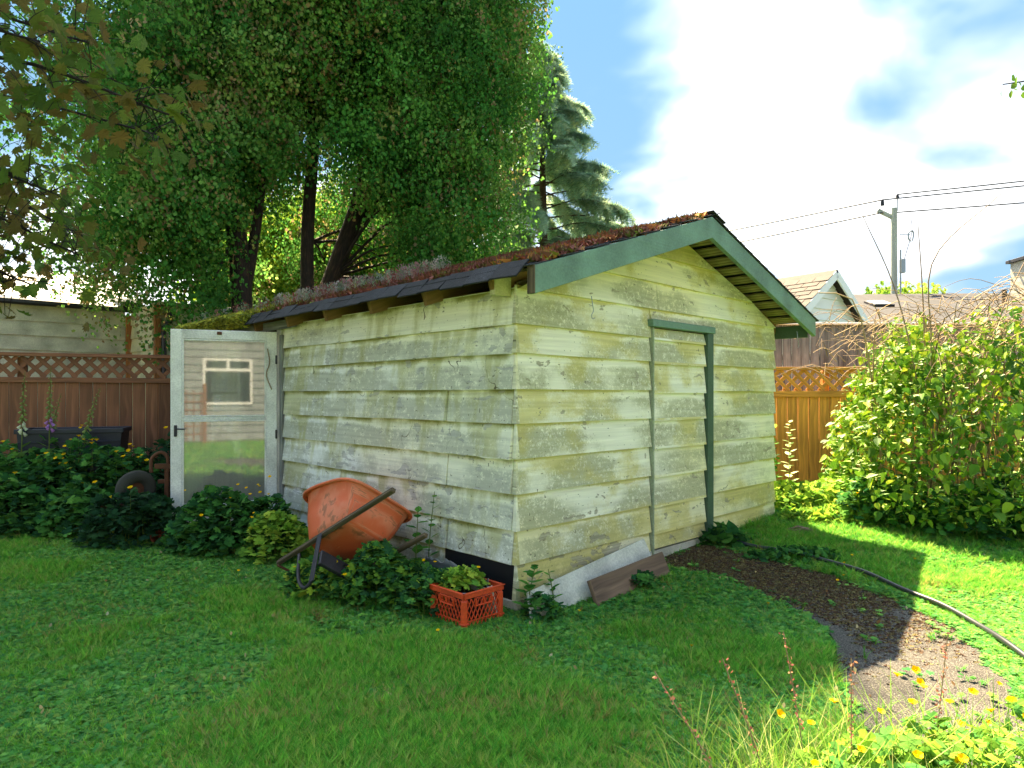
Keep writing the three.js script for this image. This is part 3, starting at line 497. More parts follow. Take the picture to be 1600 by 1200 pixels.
// ---------- things leaning on the shed ----------
{
  // white panel along the foot of the gable wall
  const [x0, z0] = fromShed(-0.06, 0.2), wp = thing('white_panel', 'dirty white panel leaning along the foot of the gable wall', 'panel', [x0, 0, z0], SR);
  const pts = [[0, 0.0], [0.04, 0.2], [1.42, 0.345], [1.45, 0.1], [0.5, -0.03], [0.02, -0.04]].map((p) => new THREE.Vector2(...p));
  obj('sheet', metreUV(new THREE.ExtrudeGeometry(new THREE.Shape(pts), { depth: 0.014, bevelEnabled: true, bevelSize: 0.002, bevelThickness: 0.002, bevelSegments: 1 })), mats.whitePanel, wp, [0, -0.01, 0], [-0.42, 0, 0]);
  const [x1, z1] = fromShed(0.92, 0.27); const pk = tag(obj('plank', bx(0.92, 0.2, 0.035, 0.005), mats.plank, null, [x1, 0.115, z1]), 'brown plank leaning on the white panel below the gable wall', 'plank'); pk.rotation.order = 'YXZ'; pk.rotation.set(-0.4, SR, 0.055);
  // rotten pieces of siding fallen under the side wall
  const r = rng(12); const rag = (L, h, seed) => { const q = rng(seed), s = new THREE.Shape(); s.moveTo(0, 0); s.lineTo(L, 0.01); const ph = q() * 30; for (let i = 26; i >= 0; i--) s.lineTo(L * i / 26, h * (0.62 + 0.5 * fbm(i * 0.22 + ph, 3.3, 3)) - 0.012 * q()); return metreUV(new THREE.ExtrudeGeometry(s, { depth: 0.012, bevelEnabled: true, bevelSize: 0.002, bevelThickness: 0.002, bevelSegments: 1 })); };
  const frag = [[-0.11, -0.12, 0.66, 0.27, 'ragged rotten siding scrap standing behind the orange crate', mats.greyWood, -0.2], [-0.17, 0.0, 0.34, 0.22, 'pale siding scrap between the orange crate and shed corner', mats.whitePanel, -0.3]];
  frag.forEach(([lx, lz, L, h, label, m, tilt], i) => { const [x, z] = fromShed(lx, lz); const o = tag(obj('siding_scrap', rag(L, h, 20 + i), m, null, [x, 0.03, z]), label, 'wood scrap', 'siding scraps'); o.rotation.order = 'YXZ'; o.rotation.set(tilt, SR + Math.PI / 2, 0.04); });
  const [x2, z2] = fromShed(-0.14, -0.72); const pb = tag(obj('siding_scrap', bx(0.15, 0.26, 0.014), mats.whitePanel, null, [x2, 0.12, z2]), 'pale upright board end beside the wheelbarrow handle', 'wood scrap', 'siding scraps'); pb.rotation.order = 'YXZ'; pb.rotation.set(-0.2, SR - Math.PI / 2, 0.05);
}

// ---------- wheelbarrow tipped against the side wall ----------
{
  const h = V3(0.713, 0.467, 0.527).normalize(), w = V3(0.642, -0.737, -0.213); w.addScaledVector(h, -w.dot(h)).normalize(); { const up = h.clone().cross(w); w.multiplyScalar(Math.cos(0.31)).addScaledVector(up, Math.sin(0.31)); } const u = h.clone().cross(w);
  const wb = thing('wheelbarrow', 'faded orange wheelbarrow with wooden handles tipped against the shed wall', 'wheelbarrow', [-1.76, 0.17, -5.13]);
  wb.quaternion.setFromRotationMatrix(new THREE.Matrix4().makeBasis(h, u, w.clone().negate()));
  // own axes: x along the handles from wheel to grips, y towards the open side of the tray, -z across
  const lvl = [[0.0, 0.20, 0.16], [0.004, 0.235, 0.195], [0.05, 0.275, 0.225], [0.2, 0.345, 0.265], [0.38, 0.405, 0.30], [0.39, 0.425, 0.318], [0.382, 0.435, 0.326]];
  const ring = (y, a, b, off) => { const o = []; for (let i = 0; i < 40; i++) { const t = i / 40 * 6.2832, c = Math.cos(t), s = Math.sin(t), k = Math.pow(Math.pow(Math.abs(c), 4.5) + Math.pow(Math.abs(s), 4.5), -1 / 4.5); const nose = c < 0 ? 1.08 : 1; o.push([0.57 + c * k * a * nose - (y * 0.1), y * (1 - 0.36 * c * k) + off, -0.2 + s * k * b * (c < 0 ? 1 - 0.18 * c * c : 1)]); } return o; };
  const shell = (off, shrink) => { const rs = lvl.map(([y, a, b]) => ring(y, a - shrink, b - shrink, off)), q = [], t = []; for (let k = 0; k < rs.length - 1; k++) for (let i = 0; i < 40; i++) { const j = (i + 1) % 40; q.push([rs[k][i], rs[k][j], rs[k + 1][j], rs[k + 1][i]]); } for (let i = 1; i < 39; i++) t.push([rs[0][0], rs[0][i + 1], rs[0][i]]); return [q, t]; };
  const [q1, t1] = shell(0, 0), [q2, t2] = shell(0.006, 0.006); let tg = fromQuads([...q1, ...q2], [...t1, ...t2]);
  { const P = tg.attributes.position, map = {}, N = tg.attributes.normal, key = (i) => [P.getX(i), P.getY(i), P.getZ(i)].map((v) => v.toFixed(4)).join(); for (let i = 0; i < P.count; i++) { const k = key(i), a = map[k] = map[k] || [0, 0, 0]; a[0] += N.getX(i); a[1] += N.getY(i); a[2] += N.getZ(i); } for (let i = 0; i < P.count; i++) { const a = map[key(i)], l = Math.hypot(...a) || 1; N.setXYZ(i, a[0] / l, a[1] / l, a[2] / l); } }
  const tr = obj('tray', metreUV(tg), mats.barrow, wb, [0, 0.045, 0]);
  const rimPts = ring(0.382, 0.435, 0.326, 0).map((p) => V3(...p)); obj('rim', new THREE.TubeGeometry(new THREE.CatmullRomCurve3(rimPts, true), 80, 0.012, 7, true), mats.barrow, tr);
  const rail = (z, L, s) => { const g = bx(L, 0.042, 0.036, 0.008); const P = g.attributes.position; for (let i = 0; i < P.count; i++) { const t = P.getX(i) / L + 0.5; P.setY(i, P.getY(i) * mix(0.85, 1.05, t) * (t > 0.9 ? 0.8 : 1)); } return g; };
  obj('handle', rail(0, 1.42), mats.oldWood, wb, [0.69, 0.02, 0.005]); obj('handle', rail(0, 1.2), mats.oldWood, wb, [0.58, 0.02, -0.46]);
  for (const z of [0.05, -0.4]) { const lg = obj('leg', bx(0.05, 0.44, 0.012, 0.003), mats.steel, wb, [0.62, -0.19, z - 0.03], [0, 0, 0.25]); obj('foot', tube([[-0.0, -0.22, 0], [-0.06, -0.225, 0], [-0.14, -0.14, 0], [-0.2, 0.0, 0], [-0.24, 0.2, 0]], 0.013, 16, 6), mats.steel, lg); }
  obj('leg_brace', bx(0.03, 0.12, 0.42, 0.004), mats.steel, wb, [0.66, -0.2, -0.2], [0, 0, 0.25]);
  const wh = obj('wheel', new THREE.TorusGeometry(0.13, 0.045, 10, 28), mats.rubber, wb, [0.02, -0.02, -0.23]); obj('wheel_rim', new THREE.CylinderGeometry(0.095, 0.095, 0.04, 20), mats.steel, wh, [0, 0, 0], [Math.PI / 2, 0, 0]); obj('axle', new THREE.CylinderGeometry(0.01, 0.01, 0.5, 8), mats.rust, wb, [0.02, -0.02, -0.23], [Math.PI / 2, 0, 0]);
}

// ---------- orange crate with a potted plant ----------
const crateAt = [-0.292, 0, -4.385];
{
  const S = 0.33, Hc = 0.25, c = thing('milk_crate', 'bright orange plastic lattice crate at the corner of the shed', 'crate', [crateAt[0], -0.02, crateAt[2]], SR);
  const rim = new Acc(); for (let k = 0; k < 4; k++) { const a = k * Math.PI / 2; rim.add(bx(S + 0.012, 0.032, 0.012, 0.002), mat4([Math.sin(a) * S / 2, Hc - 0.016, Math.cos(a) * S / 2], [0, a, 0])); rim.add(bx(S + 0.024, 0.006, 0.02, 0.002), mat4([Math.sin(a) * (S / 2 + 0.001), Hc + 0.001, Math.cos(a) * (S / 2 + 0.001)], [0, a, 0])); }
  obj('rim', rim.geo(), mats.crate, c);
  for (const [a, b] of [[1, 1], [1, -1], [-1, 1], [-1, -1]]) { const p = obj('corner_post', bx(0.042, Hc - 0.034, 0.042, 0.014), mats.crate, c, [a * (S / 2 - 0.014), (Hc - 0.034) / 2, b * (S / 2 - 0.014)]); obj('collar', bx(0.046, 0.012, 0.046, 0.012), mats.crate, p, [0, -0.045, 0]); }
  for (let k = 0; k < 4; k++) {
    const a = k * Math.PI / 2, l = new Acc(), hh = Hc - 0.06, n = 8, wi = S - 0.06;
    for (const s of [-1, 1]) for (let i = -4; i <= 12; i++) {
      const x0 = -wi / 2 + i * wi / n, dx = s * 0.1; let xa = x0, ya = 0, xb = x0 + dx, yb = hh; const L = -wi / 2, R = wi / 2;
      const clipX = (X) => { const t = (X - xa) / (xb - xa), y = mix(ya, yb, t); return y; };
      if (Math.min(xa, xb) > R || Math.max(xa, xb) < L) continue;
      if (xa < L) { ya = clipX(L); xa = L; } if (xb < L) { yb = clipX(L); xb = L; } if (xa > R) { ya = clipX(R); xa = R; } if (xb > R) { yb = clipX(R); xb = R; }
      const len = Math.hypot(xb - xa, yb - ya); if (len < 0.02) continue;
      l.add(bx(0.0055, len, 0.007, 0.001), mat4([(xa + xb) / 2, (ya + yb) / 2 + 0.02, s * 0.002], [0, 0, -Math.atan2(xb - xa, yb - ya)]));
    }
    for (const y of [0.012, 0.075]) l.add(bx(wi, y < 0.02 ? 0.022 : 0.006, 0.008, 0.001), mat4([0, y, 0]));
    const p = obj('lattice_panel', l.geo(), mats.crate, c, [Math.sin(a) * (S / 2 - 0.004), 0, Math.cos(a) * (S / 2 - 0.004)], [0, a, 0]);
    const grip = new Acc(); for (const y of [0.0, 0.048]) grip.add(bx(0.14, 0.008, 0.012, 0.002), mat4([0, y, 0])); for (const x of [-0.066, 0.066, 0]) grip.add(bx(0.008, 0.05, 0.012, 0.002), mat4([x, 0.024, 0])); obj('hand_grip', grip.geo(), mats.crate, p, [0, Hc - 0.088, 0.004]);
  }
  obj('crate_floor', bx(S - 0.02, 0.008, S - 0.02), mats.crate, c, [0, 0.006, 0]);
  const pot = thing('plant_pot', 'black plastic plant pot with a grey rim inside the orange crate', 'pot', [crateAt[0], 0.0, crateAt[2]]);
  obj('pot_wall', new THREE.LatheGeometry([[0.0, 0], [0.1, 0], [0.132, 0.195], [0.137, 0.205], [0.13, 0.21], [0.122, 0.2], [0.118, 0.17], [0, 0.17]].map((p) => new THREE.Vector2(...p)), 36), mats.black, pot);
  obj('pot_rim', new THREE.TorusGeometry(0.136, 0.008, 8, 40), M({ color: '#8d929a', roughness: 0.5 }), pot, [0, 0.205, 0], [Math.PI / 2, 0, 0]);
}

// ---------- terracotta pot, old cart, blue tub ----------
{
  const p = thing('terracotta_pot', 'small terracotta pot lying on its side by the storm door', 'pot', [-3.3, gy(-3.3, -6.36) + 0.072, -6.36], 0.25);
  obj('pot_wall', new THREE.LatheGeometry([[0.012, 0], [0.05, 0], [0.066, 0.1], [0.076, 0.1], [0.08, 0.135], [0.07, 0.135], [0.062, 0.1], [0.046, 0.012], [0.012, 0.012]].map((q) => new THREE.Vector2(...q)), 32), mats.terracotta, p, [0, 0, -0.1], [Math.PI / 2 - 0.1, 0, 0]);
  const c = thing('garden_cart', 'rusty old cart with a worn rubber tyre among the buttercups', 'cart', [-3.7, gy(-3.7, -6.7), -6.7], 0.12);
  const w = obj('wheel', new THREE.TorusGeometry(0.125, 0.062, 12, 32), mats.rubber, c, [0.02, 0.47, 0.08], [0.1, 0.75, 0]); obj('wheel_rim', new THREE.LatheGeometry([[0.012, -0.02], [0.03, 0.012], [0.06, 0.0], [0.09, 0.012], [0.098, 0.03]].map((q) => new THREE.Vector2(...q)), 24), mats.rust, w, [0, 0, 0.015], [Math.PI / 2, 0, 0]);
  obj('hub', new THREE.CylinderGeometry(0.02, 0.025, 0.07, 12), mats.rust, w, [0, 0, 0.03], [Math.PI / 2, 0, 0]);
  obj('frame_bar', bx(0.75, 0.05, 0.035), mats.rust, c, [0.52, 0.68, -0.05]); obj('frame_bar', bx(0.36, 0.03, 0.03), mats.rust, c, [-0.12, 0.33, 0.22], [0, 0.25, 0]); obj('frame_bar', bx(0.7, 0.04, 0.035), mats.rust, c, [0.5, 0.52, -0.12]);
  for (const x of [0.2, 0.6]) obj('hoop', tube([[x - 0.09, 0.62, -0.05], [x - 0.08, 0.76, -0.05], [x, 0.82, -0.05], [x + 0.06, 0.78, -0.05], [x + 0.07, 0.62, -0.05]], 0.018, 20, 6), mats.rust, c);
  for (const x of [0.25, 0.7]) obj('upright', bx(0.04, 0.68, 0.04), mats.rust, c, [x, 0.34, -0.08]);
  const t = thing('storage_tub', 'dark navy plastic tub standing against the brown fence', 'tub', [-4.98, gy(-5, -7.75), -7.75], 0.36);
  const tubS = (a, b, y0, y1, k) => fromQuads([[-1, -1, 1, -1], [1, -1, 1, 1], [1, 1, -1, 1], [-1, 1, -1, -1]].map(([sx, sz, ex, ez]) => [[sx * a * k, y0, sz * b * k], [sx * a, y1, sz * b], [ex * a, y1, ez * b], [ex * a * k, y0, ez * b * k]]));
  obj('tub_wall', metreUV(tubS(0.5, 0.26, 0.05, 0.96, 0.86)), mats.navy, t); const rim = new Acc(); for (const [x, z, L, a] of [[0, 0.26, 1.04, 0], [0, -0.26, 1.04, 0], [0.5, 0, 0.52, 1], [-0.5, 0, 0.52, 1]]) rim.add(bx(L, 0.05, 0.035), mat4([x, 0.96, z], [0, a * Math.PI / 2, 0])); obj('rim', rim.geo(), mats.navy, t);
  for (let k = 0; k < 3; k++) obj('rib', bx(0.98, 0.02, 0.012), mats.navy, t, [0, 0.84 - k * 0.16, 0.262 - k * 0.006]);
  obj('base_panel', bx(0.84, 0.02, 0.44), mats.navy, t, [0, 0.06, 0]);
}

// ---------- fences ----------
function latticeFence(name, label, group, p, ry, L, mm, { top, base, rail, latH, pitch = 0.147, gap = 0.165 }, seed) {
  const f = thing(name, label, 'fence', p, ry, group), r = rng(seed), n = Math.floor(L / pitch), bh = top - 0.045 - latH - rail - base;
  const vs = [0, 1, 2].map((k) => { const g = bx(pitch - 0.006, bh, 0.02, 0.004); return g; });
  const ms = [0, 1, 2].map((k) => { const m = mm.clone(); m.color.multiplyScalar(0.88 + 0.12 * k); return m; });
  for (let i = 0; i < n; i++) obj('fence_board', pick(r, vs), pick(r, ms), f, [(i + 0.5) * pitch, base + bh / 2, (r() - 0.5) * 0.005]);
  obj('rail', bx(L, rail, 0.05), mm, f, [L / 2, base + bh + rail / 2, 0.012]); obj('rail', bx(L, 0.09, 0.04), mm, f, [L / 2, base + 0.2, -0.032]);
  obj('cap', bx(L, 0.045, 0.1), mm, f, [L / 2, top - 0.0225, 0]);
  const y0 = base + bh + rail, ym = y0 + latH / 2, len = latH * 1.4142, sg = bx(0.05, len, 0.007, 0.002), sd = bx(0.05, len, 0.0075, 0.002);
  for (let i = 0; i * gap < L - latH; i++) { obj('lattice_slat', sg, ms[i % 3], f, [latH / 2 + i * gap, ym, 0.006], [0, 0, Math.PI / 4]); obj('lattice_slat', sd, ms[(i + 1) % 3], f, [latH / 2 + i * gap + 0.04, ym, -0.003], [0, 0, -Math.PI / 4]); }
  for (let x = 0.05; x < L; x += 2.42) obj('post', bx(0.09, top - base - 0.05, 0.09), mm, f, [x, base + (top - base - 0.05) / 2, -0.085]);
  return f;
}
latticeFence('lattice_fence', 'reddish brown board fence with lattice top behind the buttercups', null, [-8.3, 0, -7.39], 0.365, 6.6, mats.brownFence, { top: 1.975, base: 0.1, rail: 0.065, latH: 0.255 }, 3);
latticeFence('lattice_fence', 'golden orange board fence with lattice top behind the shed', null, [1.9, 0, -9.4], 0.0, 7.2, mats.orangeFence, { top: 1.845, base: 0.18, rail: 0.085, latH: 0.285 }, 4);
{
  const f = thing('plank_fence', 'tall weathered grey plank fence rising behind the orange fence', 'fence', [3.0, 0.15, -10.6]); const r = rng(9), v = [0, 1, 2].map(() => bx(0.138, 2.4, 0.022, 0.004)), ms = ['#a6b2ba', '#8f9ba4', '#b8c2c8'].map((c) => { const m = mats.greyWood.clone(); m.color.set(c); return m; });
  for (let i = 0; i < 46; i++) obj('plank', pick(r, v), pick(r, ms), f, [i * 0.144, 1.2, (r() - 0.5) * 0.012]);
  obj('cap_flashing', bx(6.7, 0.035, 0.14), mats.houseWhite, f, [3.25, 2.42, 0]); obj('rail', bx(6.6, 0.09, 0.04), mats.greyWood, f, [3.25, 0.5, -0.035]); obj('rail', bx(6.6, 0.09, 0.04), mats.greyWood, f, [3.25, 1.9, -0.035]);
}

// ---------- neighbouring houses ----------
{
  // low building with a ribbed metal roof, left, behind the brown fence
  const hs = thing('neighbour_building', 'pale sided outbuilding with ribbed metal roof beyond the brown fence', 'building', [-8.3, 0, -11.0], SR);
  const Lw = 1.92 + 6; const wall = obj('wall', bx(Lw, 2.9, 0.1, 0.002), mats.paleSiding, hs, [1.92 - Lw / 2, 1.45, -0.06]);
  for (let i = 0; i < 12; i++) obj('siding_board', (() => { const g = sidingBoard(0, Lw - 0.1, 0, Lw - 0.1, 0, 0.27, 1, 800 + i); return metreUV(g, i * 0.3, i); })(), mats.paleSiding, wall, [-Lw / 2, -1.42 + i * 0.242, 0.051]);
  obj('corner_trim', bx(0.1, 2.9, 0.03), mats.cedar, hs, [1.87, 1.45, 0.045]);
  const wing = obj('wall', bx(1.3, 3.0, 0.1, 0.002), mats.creamSiding, hs, [1.98, 1.5, 0.65], [0, Math.PI * 1.5, 0]);
  for (let i = 0; i < 12; i++) obj('siding_board', metreUV(sidingBoard(0, 1.25, 0, 1.25, 0, 0.27, 1, 830 + i), i, i * 0.3), mats.creamSiding, wing, [-0.64, -1.45 + i * 0.242, 0.051]);
  obj('corner_trim', bx(0.09, 3.0, 0.09), mats.cedar, hs, [1.97, 1.5, 1.28]);
  const w3 = obj('wall', bx(2.4, 3.0, 0.1, 0.002), mats.paleSiding, hs, [3.22, 1.5, 1.2]);
  for (let i = 0; i < 12; i++) obj('siding_board', metreUV(sidingBoard(0, 2.35, 0, 2.35, 0, 0.27, 1, 860 + i), i, i * 0.3), mats.paleSiding, w3, [-1.17, -1.45 + i * 0.242, 0.051]);
  const pit = 0.3, rl = 3.2, rf = obj('metal_roof', bx(Lw + 0.3, 0.03, rl), mats.metalRoof, hs, [1.92 - Lw / 2 + 0.12, 3.03 + rl / 2 * Math.sin(pit), 0.12 - rl / 2 * Math.cos(pit)], [pit, 0, 0]);
  const rib = bx(0.035, 0.035, rl, 0.008); for (let i = 0; i < 19; i++) obj('rib', rib, mats.metalRoof, rf, [-Lw / 2 - 0.1 + i * 0.43, 0.03, 0]);
  obj('gutter', bx(Lw + 0.3, 0.11, 0.11, 0.03), mats.gutter, hs, [1.92 - Lw / 2 + 0.14, 2.99, 0.17]);
  obj('roof', bx(3.0, 0.06, 2.6), mats.metalRoof, hs, [3.2, 3.15, 0.2], [0.12, 0, 0]);
  for (const [x, z, tp] of [[2.06, 0.16, 2.96], [2.12, 1.38, 2.9]]) obj('downspout', tube([[x - 0.02, tp, z], [x + 0.03, tp - 0.1, z], [x + 0.02, tp - 0.2, z + 0.02], [x - 0.06, tp - 0.3, z - 0.04], [x - 0.06, tp - 0.6, z - 0.04], [x - 0.06, 1.5, z - 0.04], [x - 0.06, 0.1, z - 0.04]], 0.04, 40, 8), mats.gutter, hs);
}
function gableHouse(name, label, p, ry, half, depth, hWall, pitch, wallM, roofM, trimM, seed) {   // gable end faces local +z
  const g = thing(name, label, 'house', p, ry), top = hWall + half * pitch, a = Math.atan(pitch), sl = (half + 0.35) / Math.cos(a);
  const sh = new THREE.Shape([[-half, 0], [half, 0], [half, hWall], [0, top], [-half, hWall]].map((q) => new THREE.Vector2(...q)));
  const w = obj('wall', metreUV(new THREE.ExtrudeGeometry(sh, { depth, bevelEnabled: false })), wallM, g, [0, 0, -depth]);
  for (let y = 0, i = 0; y < top - 0.1; y += 0.28, i++) { const c = (yy) => Math.min(half, (top - yy) / pitch) - 0.01; obj('siding_board', metreUV(sidingBoard(-c(y), c(y), -c(y + 0.27), c(y + 0.27), y, y + 0.27, 1, seed + i)), wallM, w, [0, 0, depth + 0.002]); }
  const rf = new THREE.Group(); rf.name = 'roof'; g.add(rf);
  for (const s of [-1, 1]) {
    const deck = obj('roof_slope', bx(sl, 0.06, depth + 0.6), roofM, rf, [s * (sl / 2) * Math.cos(a), top + 0.06 - (sl / 2) * Math.sin(a), -depth / 2], [0, 0, -s * a]);
    const n = Math.ceil(sl / 0.2); void n; void deck;
    obj('barge_board', bx(sl, 0.2, 0.04), trimM, rf, [s * (sl / 2) * Math.cos(a), top - 0.03 - (sl / 2) * Math.sin(a), 0.29], [0, 0, -s * a]);
  }
  return [g, rf, sl, a, top];
}
{
  const [g, rf, sl, a, top] = gableHouse('gable_house', 'small white gabled house with mossy brown shingles beyond the fences', [8.0, 0, -17.3], 0.64, 1.5, 4.5, 3.45, 0.72, mats.houseWhite, mats.brownShingle, mats.houseWhite, 900);
  const r = rng(91); const ct = [0, 1].map(() => bx(0.3, 0.014, 0.42, 0.003)), ms = ['#6b5a52', '#61524b', '#76645b'].map((c) => { const m = mats.brownShingle.clone(); m.color.set(c); return m; });
  for (let c = 0; c < 9; c++) for (let k = 0; k < 12; k++) obj('shingle', pick(r, ct), pick(r, ms), rf, [-(sl - 0.14 - c * 0.215) * Math.cos(a), top + 0.1 - (sl - 0.14 - c * 0.215) * Math.sin(a), 0.1 - k * 0.43 - (c % 2) * 0.2], [0, 0, a - 0.06]);
}
{
  const hs = thing('long_house', 'long house with a grey shingled roof, skylight and chimney', 'house', [11.0, 0, -23.5], -0.06);
  obj('wall', bx(16, 3.0, 7, 0.01), mats.houseWhite, hs, [7.4, 1.5, 0]);
  const a = 0.29, sl = 5.3, rf = obj('roof_slope', bx(16.8, 0.1, sl), mats.greyShingle, hs, [7.4, 4.15, 2.25], [a, 0, 0]);
  const r = rng(17), cg = bx(16.8, 0.03, 0.3, 0.004), ms = ['#4c4e58', '#454750', '#555761'].map((c) => { const m = mats.greyShingle.clone(); m.color.set(c); return m; });
  for (let c = 0; c < 21; c++) obj('shingle_course', cg, pick(r, ms), rf, [0, 0.062, -sl / 2 + 0.15 + c * 0.25], [0.05, 0, 0]);
  obj('roof_slope', bx(16.8, 0.1, sl), mats.greyShingle, hs, [7.4, 4.15, -2.8], [-a, 0, 0]);
  const sk = obj('skylight', bx(0.62, 0.16, 0.75), mats.steel, hs, [0.75, 4.32, 1.95], [a, 0, 0]); obj('pane', bx(0.5, 0.03, 0.62), mats.skylight, sk, [0, 0.085, 0]);
  obj('roof_vent', new THREE.CylinderGeometry(0.07, 0.07, 0.55, 12), mats.black, hs, [4.6, 4.5, 1.9]);
  const ch = obj('chimney', bx(0.7, 1.4, 0.7), mats.concrete, hs, [6.2, 5.2, 0.6]); obj('chimney_cap', bx(0.9, 0.1, 0.9), mats.steel, ch, [0, 0.75, 0]);
}
// the house behind the photographer, seen mirrored in the storm door
{
  const hs = thing('grey_house', 'grey sided house with a white window, mirrored in the storm door', 'house', [2.4, 0, 9.2], Math.PI + 0.2);
  const wall = obj('wall', bx(12, 4.7, 0.2), mats.pinkGrey, hs, [0, 2.35, -0.15]);
  for (let i = 0; i < 19; i++) obj('siding_board', metreUV(sidingBoard(-6, 6, -6, 6, i * 0.245, i * 0.245 + 0.26, 1, 950 + i), 0, i), mats.pinkGrey, wall, [0, -2.35, 0.101]);
  const wn = obj('window_frame', bx(1.5, 1.5, 0.04), mats.houseWhite, hs, [0.0, 1.9, 0.0]);
  obj('pane', bx(1.36, 1.0, 0.01, 0.001), mats.darkGlass, wn, [0, -0.16, 0.022]); for (const x of [-0.35, 0.35]) obj('pane', bx(0.62, 0.24, 0.01, 0.001), mats.darkGlass, wn, [x, 0.56, 0.022]);
  obj('eave', bx(12.6, 0.12, 0.9), mats.whiteTrim, hs, [0, 4.75, 0.2]);
  const t = thing('garden_trellis', 'brown square trellis in front of the grey house, mirrored in the door', 'trellis', [0.2, 0, 7.6], Math.PI);
  for (let i = 0; i < 9; i++) obj('slat', bx(0.04, 1.5, 0.02), mats.brownFence, t, [-0.9 + i * 0.2, 0.85, 0]); for (let i = 0; i < 6; i++) obj('slat', bx(1.7, 0.04, 0.02), mats.brownFence, t, [-0.1, 0.3 + i * 0.24, 0.021]);
  for (const x of [-1.0, 0.85]) obj('post', bx(0.09, 1.8, 0.09), mats.brownFence, t, [x, 0.9, 0]);
}
// ---------- utility pole and wires ----------
{
  const p = thing('utility_pole', 'weathered wooden utility pole rising behind the grey roof', 'utility pole', [14.08, 0, -25]);
  obj('shaft', new THREE.CylinderGeometry(0.1, 0.125, 8.36, 18), mats.pole, p, [0, 4.18, 0]); const arm = obj('cross_arm', bx(0.62, 0.13, 0.13), mats.pole, p, [-0.26, 8.16, -0.1], [0, -0.3, -0.55]);
  obj('insulator', new THREE.CylinderGeometry(0.05, 0.07, 0.2, 10), mats.black, p, [-0.43, 8.55, 0]); obj('pin', new THREE.CylinderGeometry(0.02, 0.02, 0.5, 8), mats.galv, p, [0.12, 8.5, 0]); obj('insulator', new THREE.CylinderGeometry(0.04, 0.08, 0.14, 10), mats.black, p, [0.12, 8.78, 0]);
  obj('bracket', bx(0.4, 0.03, 0.03), mats.galv, p, [0.33, 7.35, 0.1]); obj('fuse', tube([[0.62, 7.5, 0.1], [0.5, 7.45, 0.1], [0.48, 7.2, 0.1], [0.58, 7.12, 0.1], [0.66, 7.4, 0.1], [0.62, 7.5, 0.1]], 0.025, 24, 6), mats.galv, p);
  obj('conduit', new THREE.CylinderGeometry(0.03, 0.03, 2.2, 8), mats.galv, p, [0.18, 5.7, 0.1]); obj('meter_box', bx(0.16, 0.5, 0.14), mats.galv, p, [0.24, 6.2, 0.12]);
  obj('drop_wire', tube([[0.56, 8.0, 0.1], [0.6, 7.5, 0.1], [0.42, 6.8, 0.1], [0.3, 6.4, 0.1]], 0.012, 14, 5), mats.wire, p);
  const line = (label, a, b, sag) => { const pts = []; for (let i = 0; i <= 8; i++) { const t = i / 8; pts.push([mix(a[0], b[0], t), mix(a[1], b[1], t) - sag * 4 * t * (1 - t), mix(a[2], b[2], t)]); } tag(obj('power_line', tube(pts, 0.026, 40, 5), mats.wire), label, 'wire', 'wires on the utility pole'); };
  line('upper wire running from the pole over the shed side', [13.65, 8.66, -25], [-12, 8.2, -46], 0.3); line('lower wire running from the pole over the shed side', [13.7, 8.2, -25], [-12, 7.2, -46], 0.3);
  line('topmost wire leaving the pole to the right', [14.2, 8.86, -25], [40, 11.2, -22], 0.1); line('second wire leaving the pole to the right', [13.65, 8.66, -25], [40, 10.9, -22], 0.1); line('third wire leaving the pole to the right', [14.2, 8.2, -25], [40, 9.8, -22], 0.1);
}

// ---------- trees ----------
function spray(seed, n, len, size, spread = 0.11) {   // a drooping twig with small leaves
  const r = rng(seed), a = new Acc();
  for (let i = 0; i < n; i++) { const t = (i + 0.5) / n, x = 0.35 * len * t + (r() - 0.5) * spread, y = -len * t * (0.35 + 0.65 * t) + (r() - 0.5) * spread * 0.6, z = (r() - 0.5) * spread * 2, s = size * (0.75 + 0.5 * r()); a.add(ovalLeaf, mat4([x, y, z], [Math.PI + (r() - 0.5) * 1.7, r() * 6.3, (r() - 0.5) * 1.7], [s * 1.5, s, s]), vary(r, [1, 1, 1], 0.18)); }
  return a.geo();
}
const trunkAcc = (paths) => { const a = new Acc(); for (const [pts, r, tp, seg] of paths) a.add(tube(pts, r, seg || 24, 9, tp ?? 0.4), I4); return a.geo(); };
const TG = ['#386d2d', '#457d34', '#548b3a', '#649742', '#79a24b', '#90ad5a'].map(lin), TAN = ['#97855a', '#a58f66', '#8a904f'].map(lin);
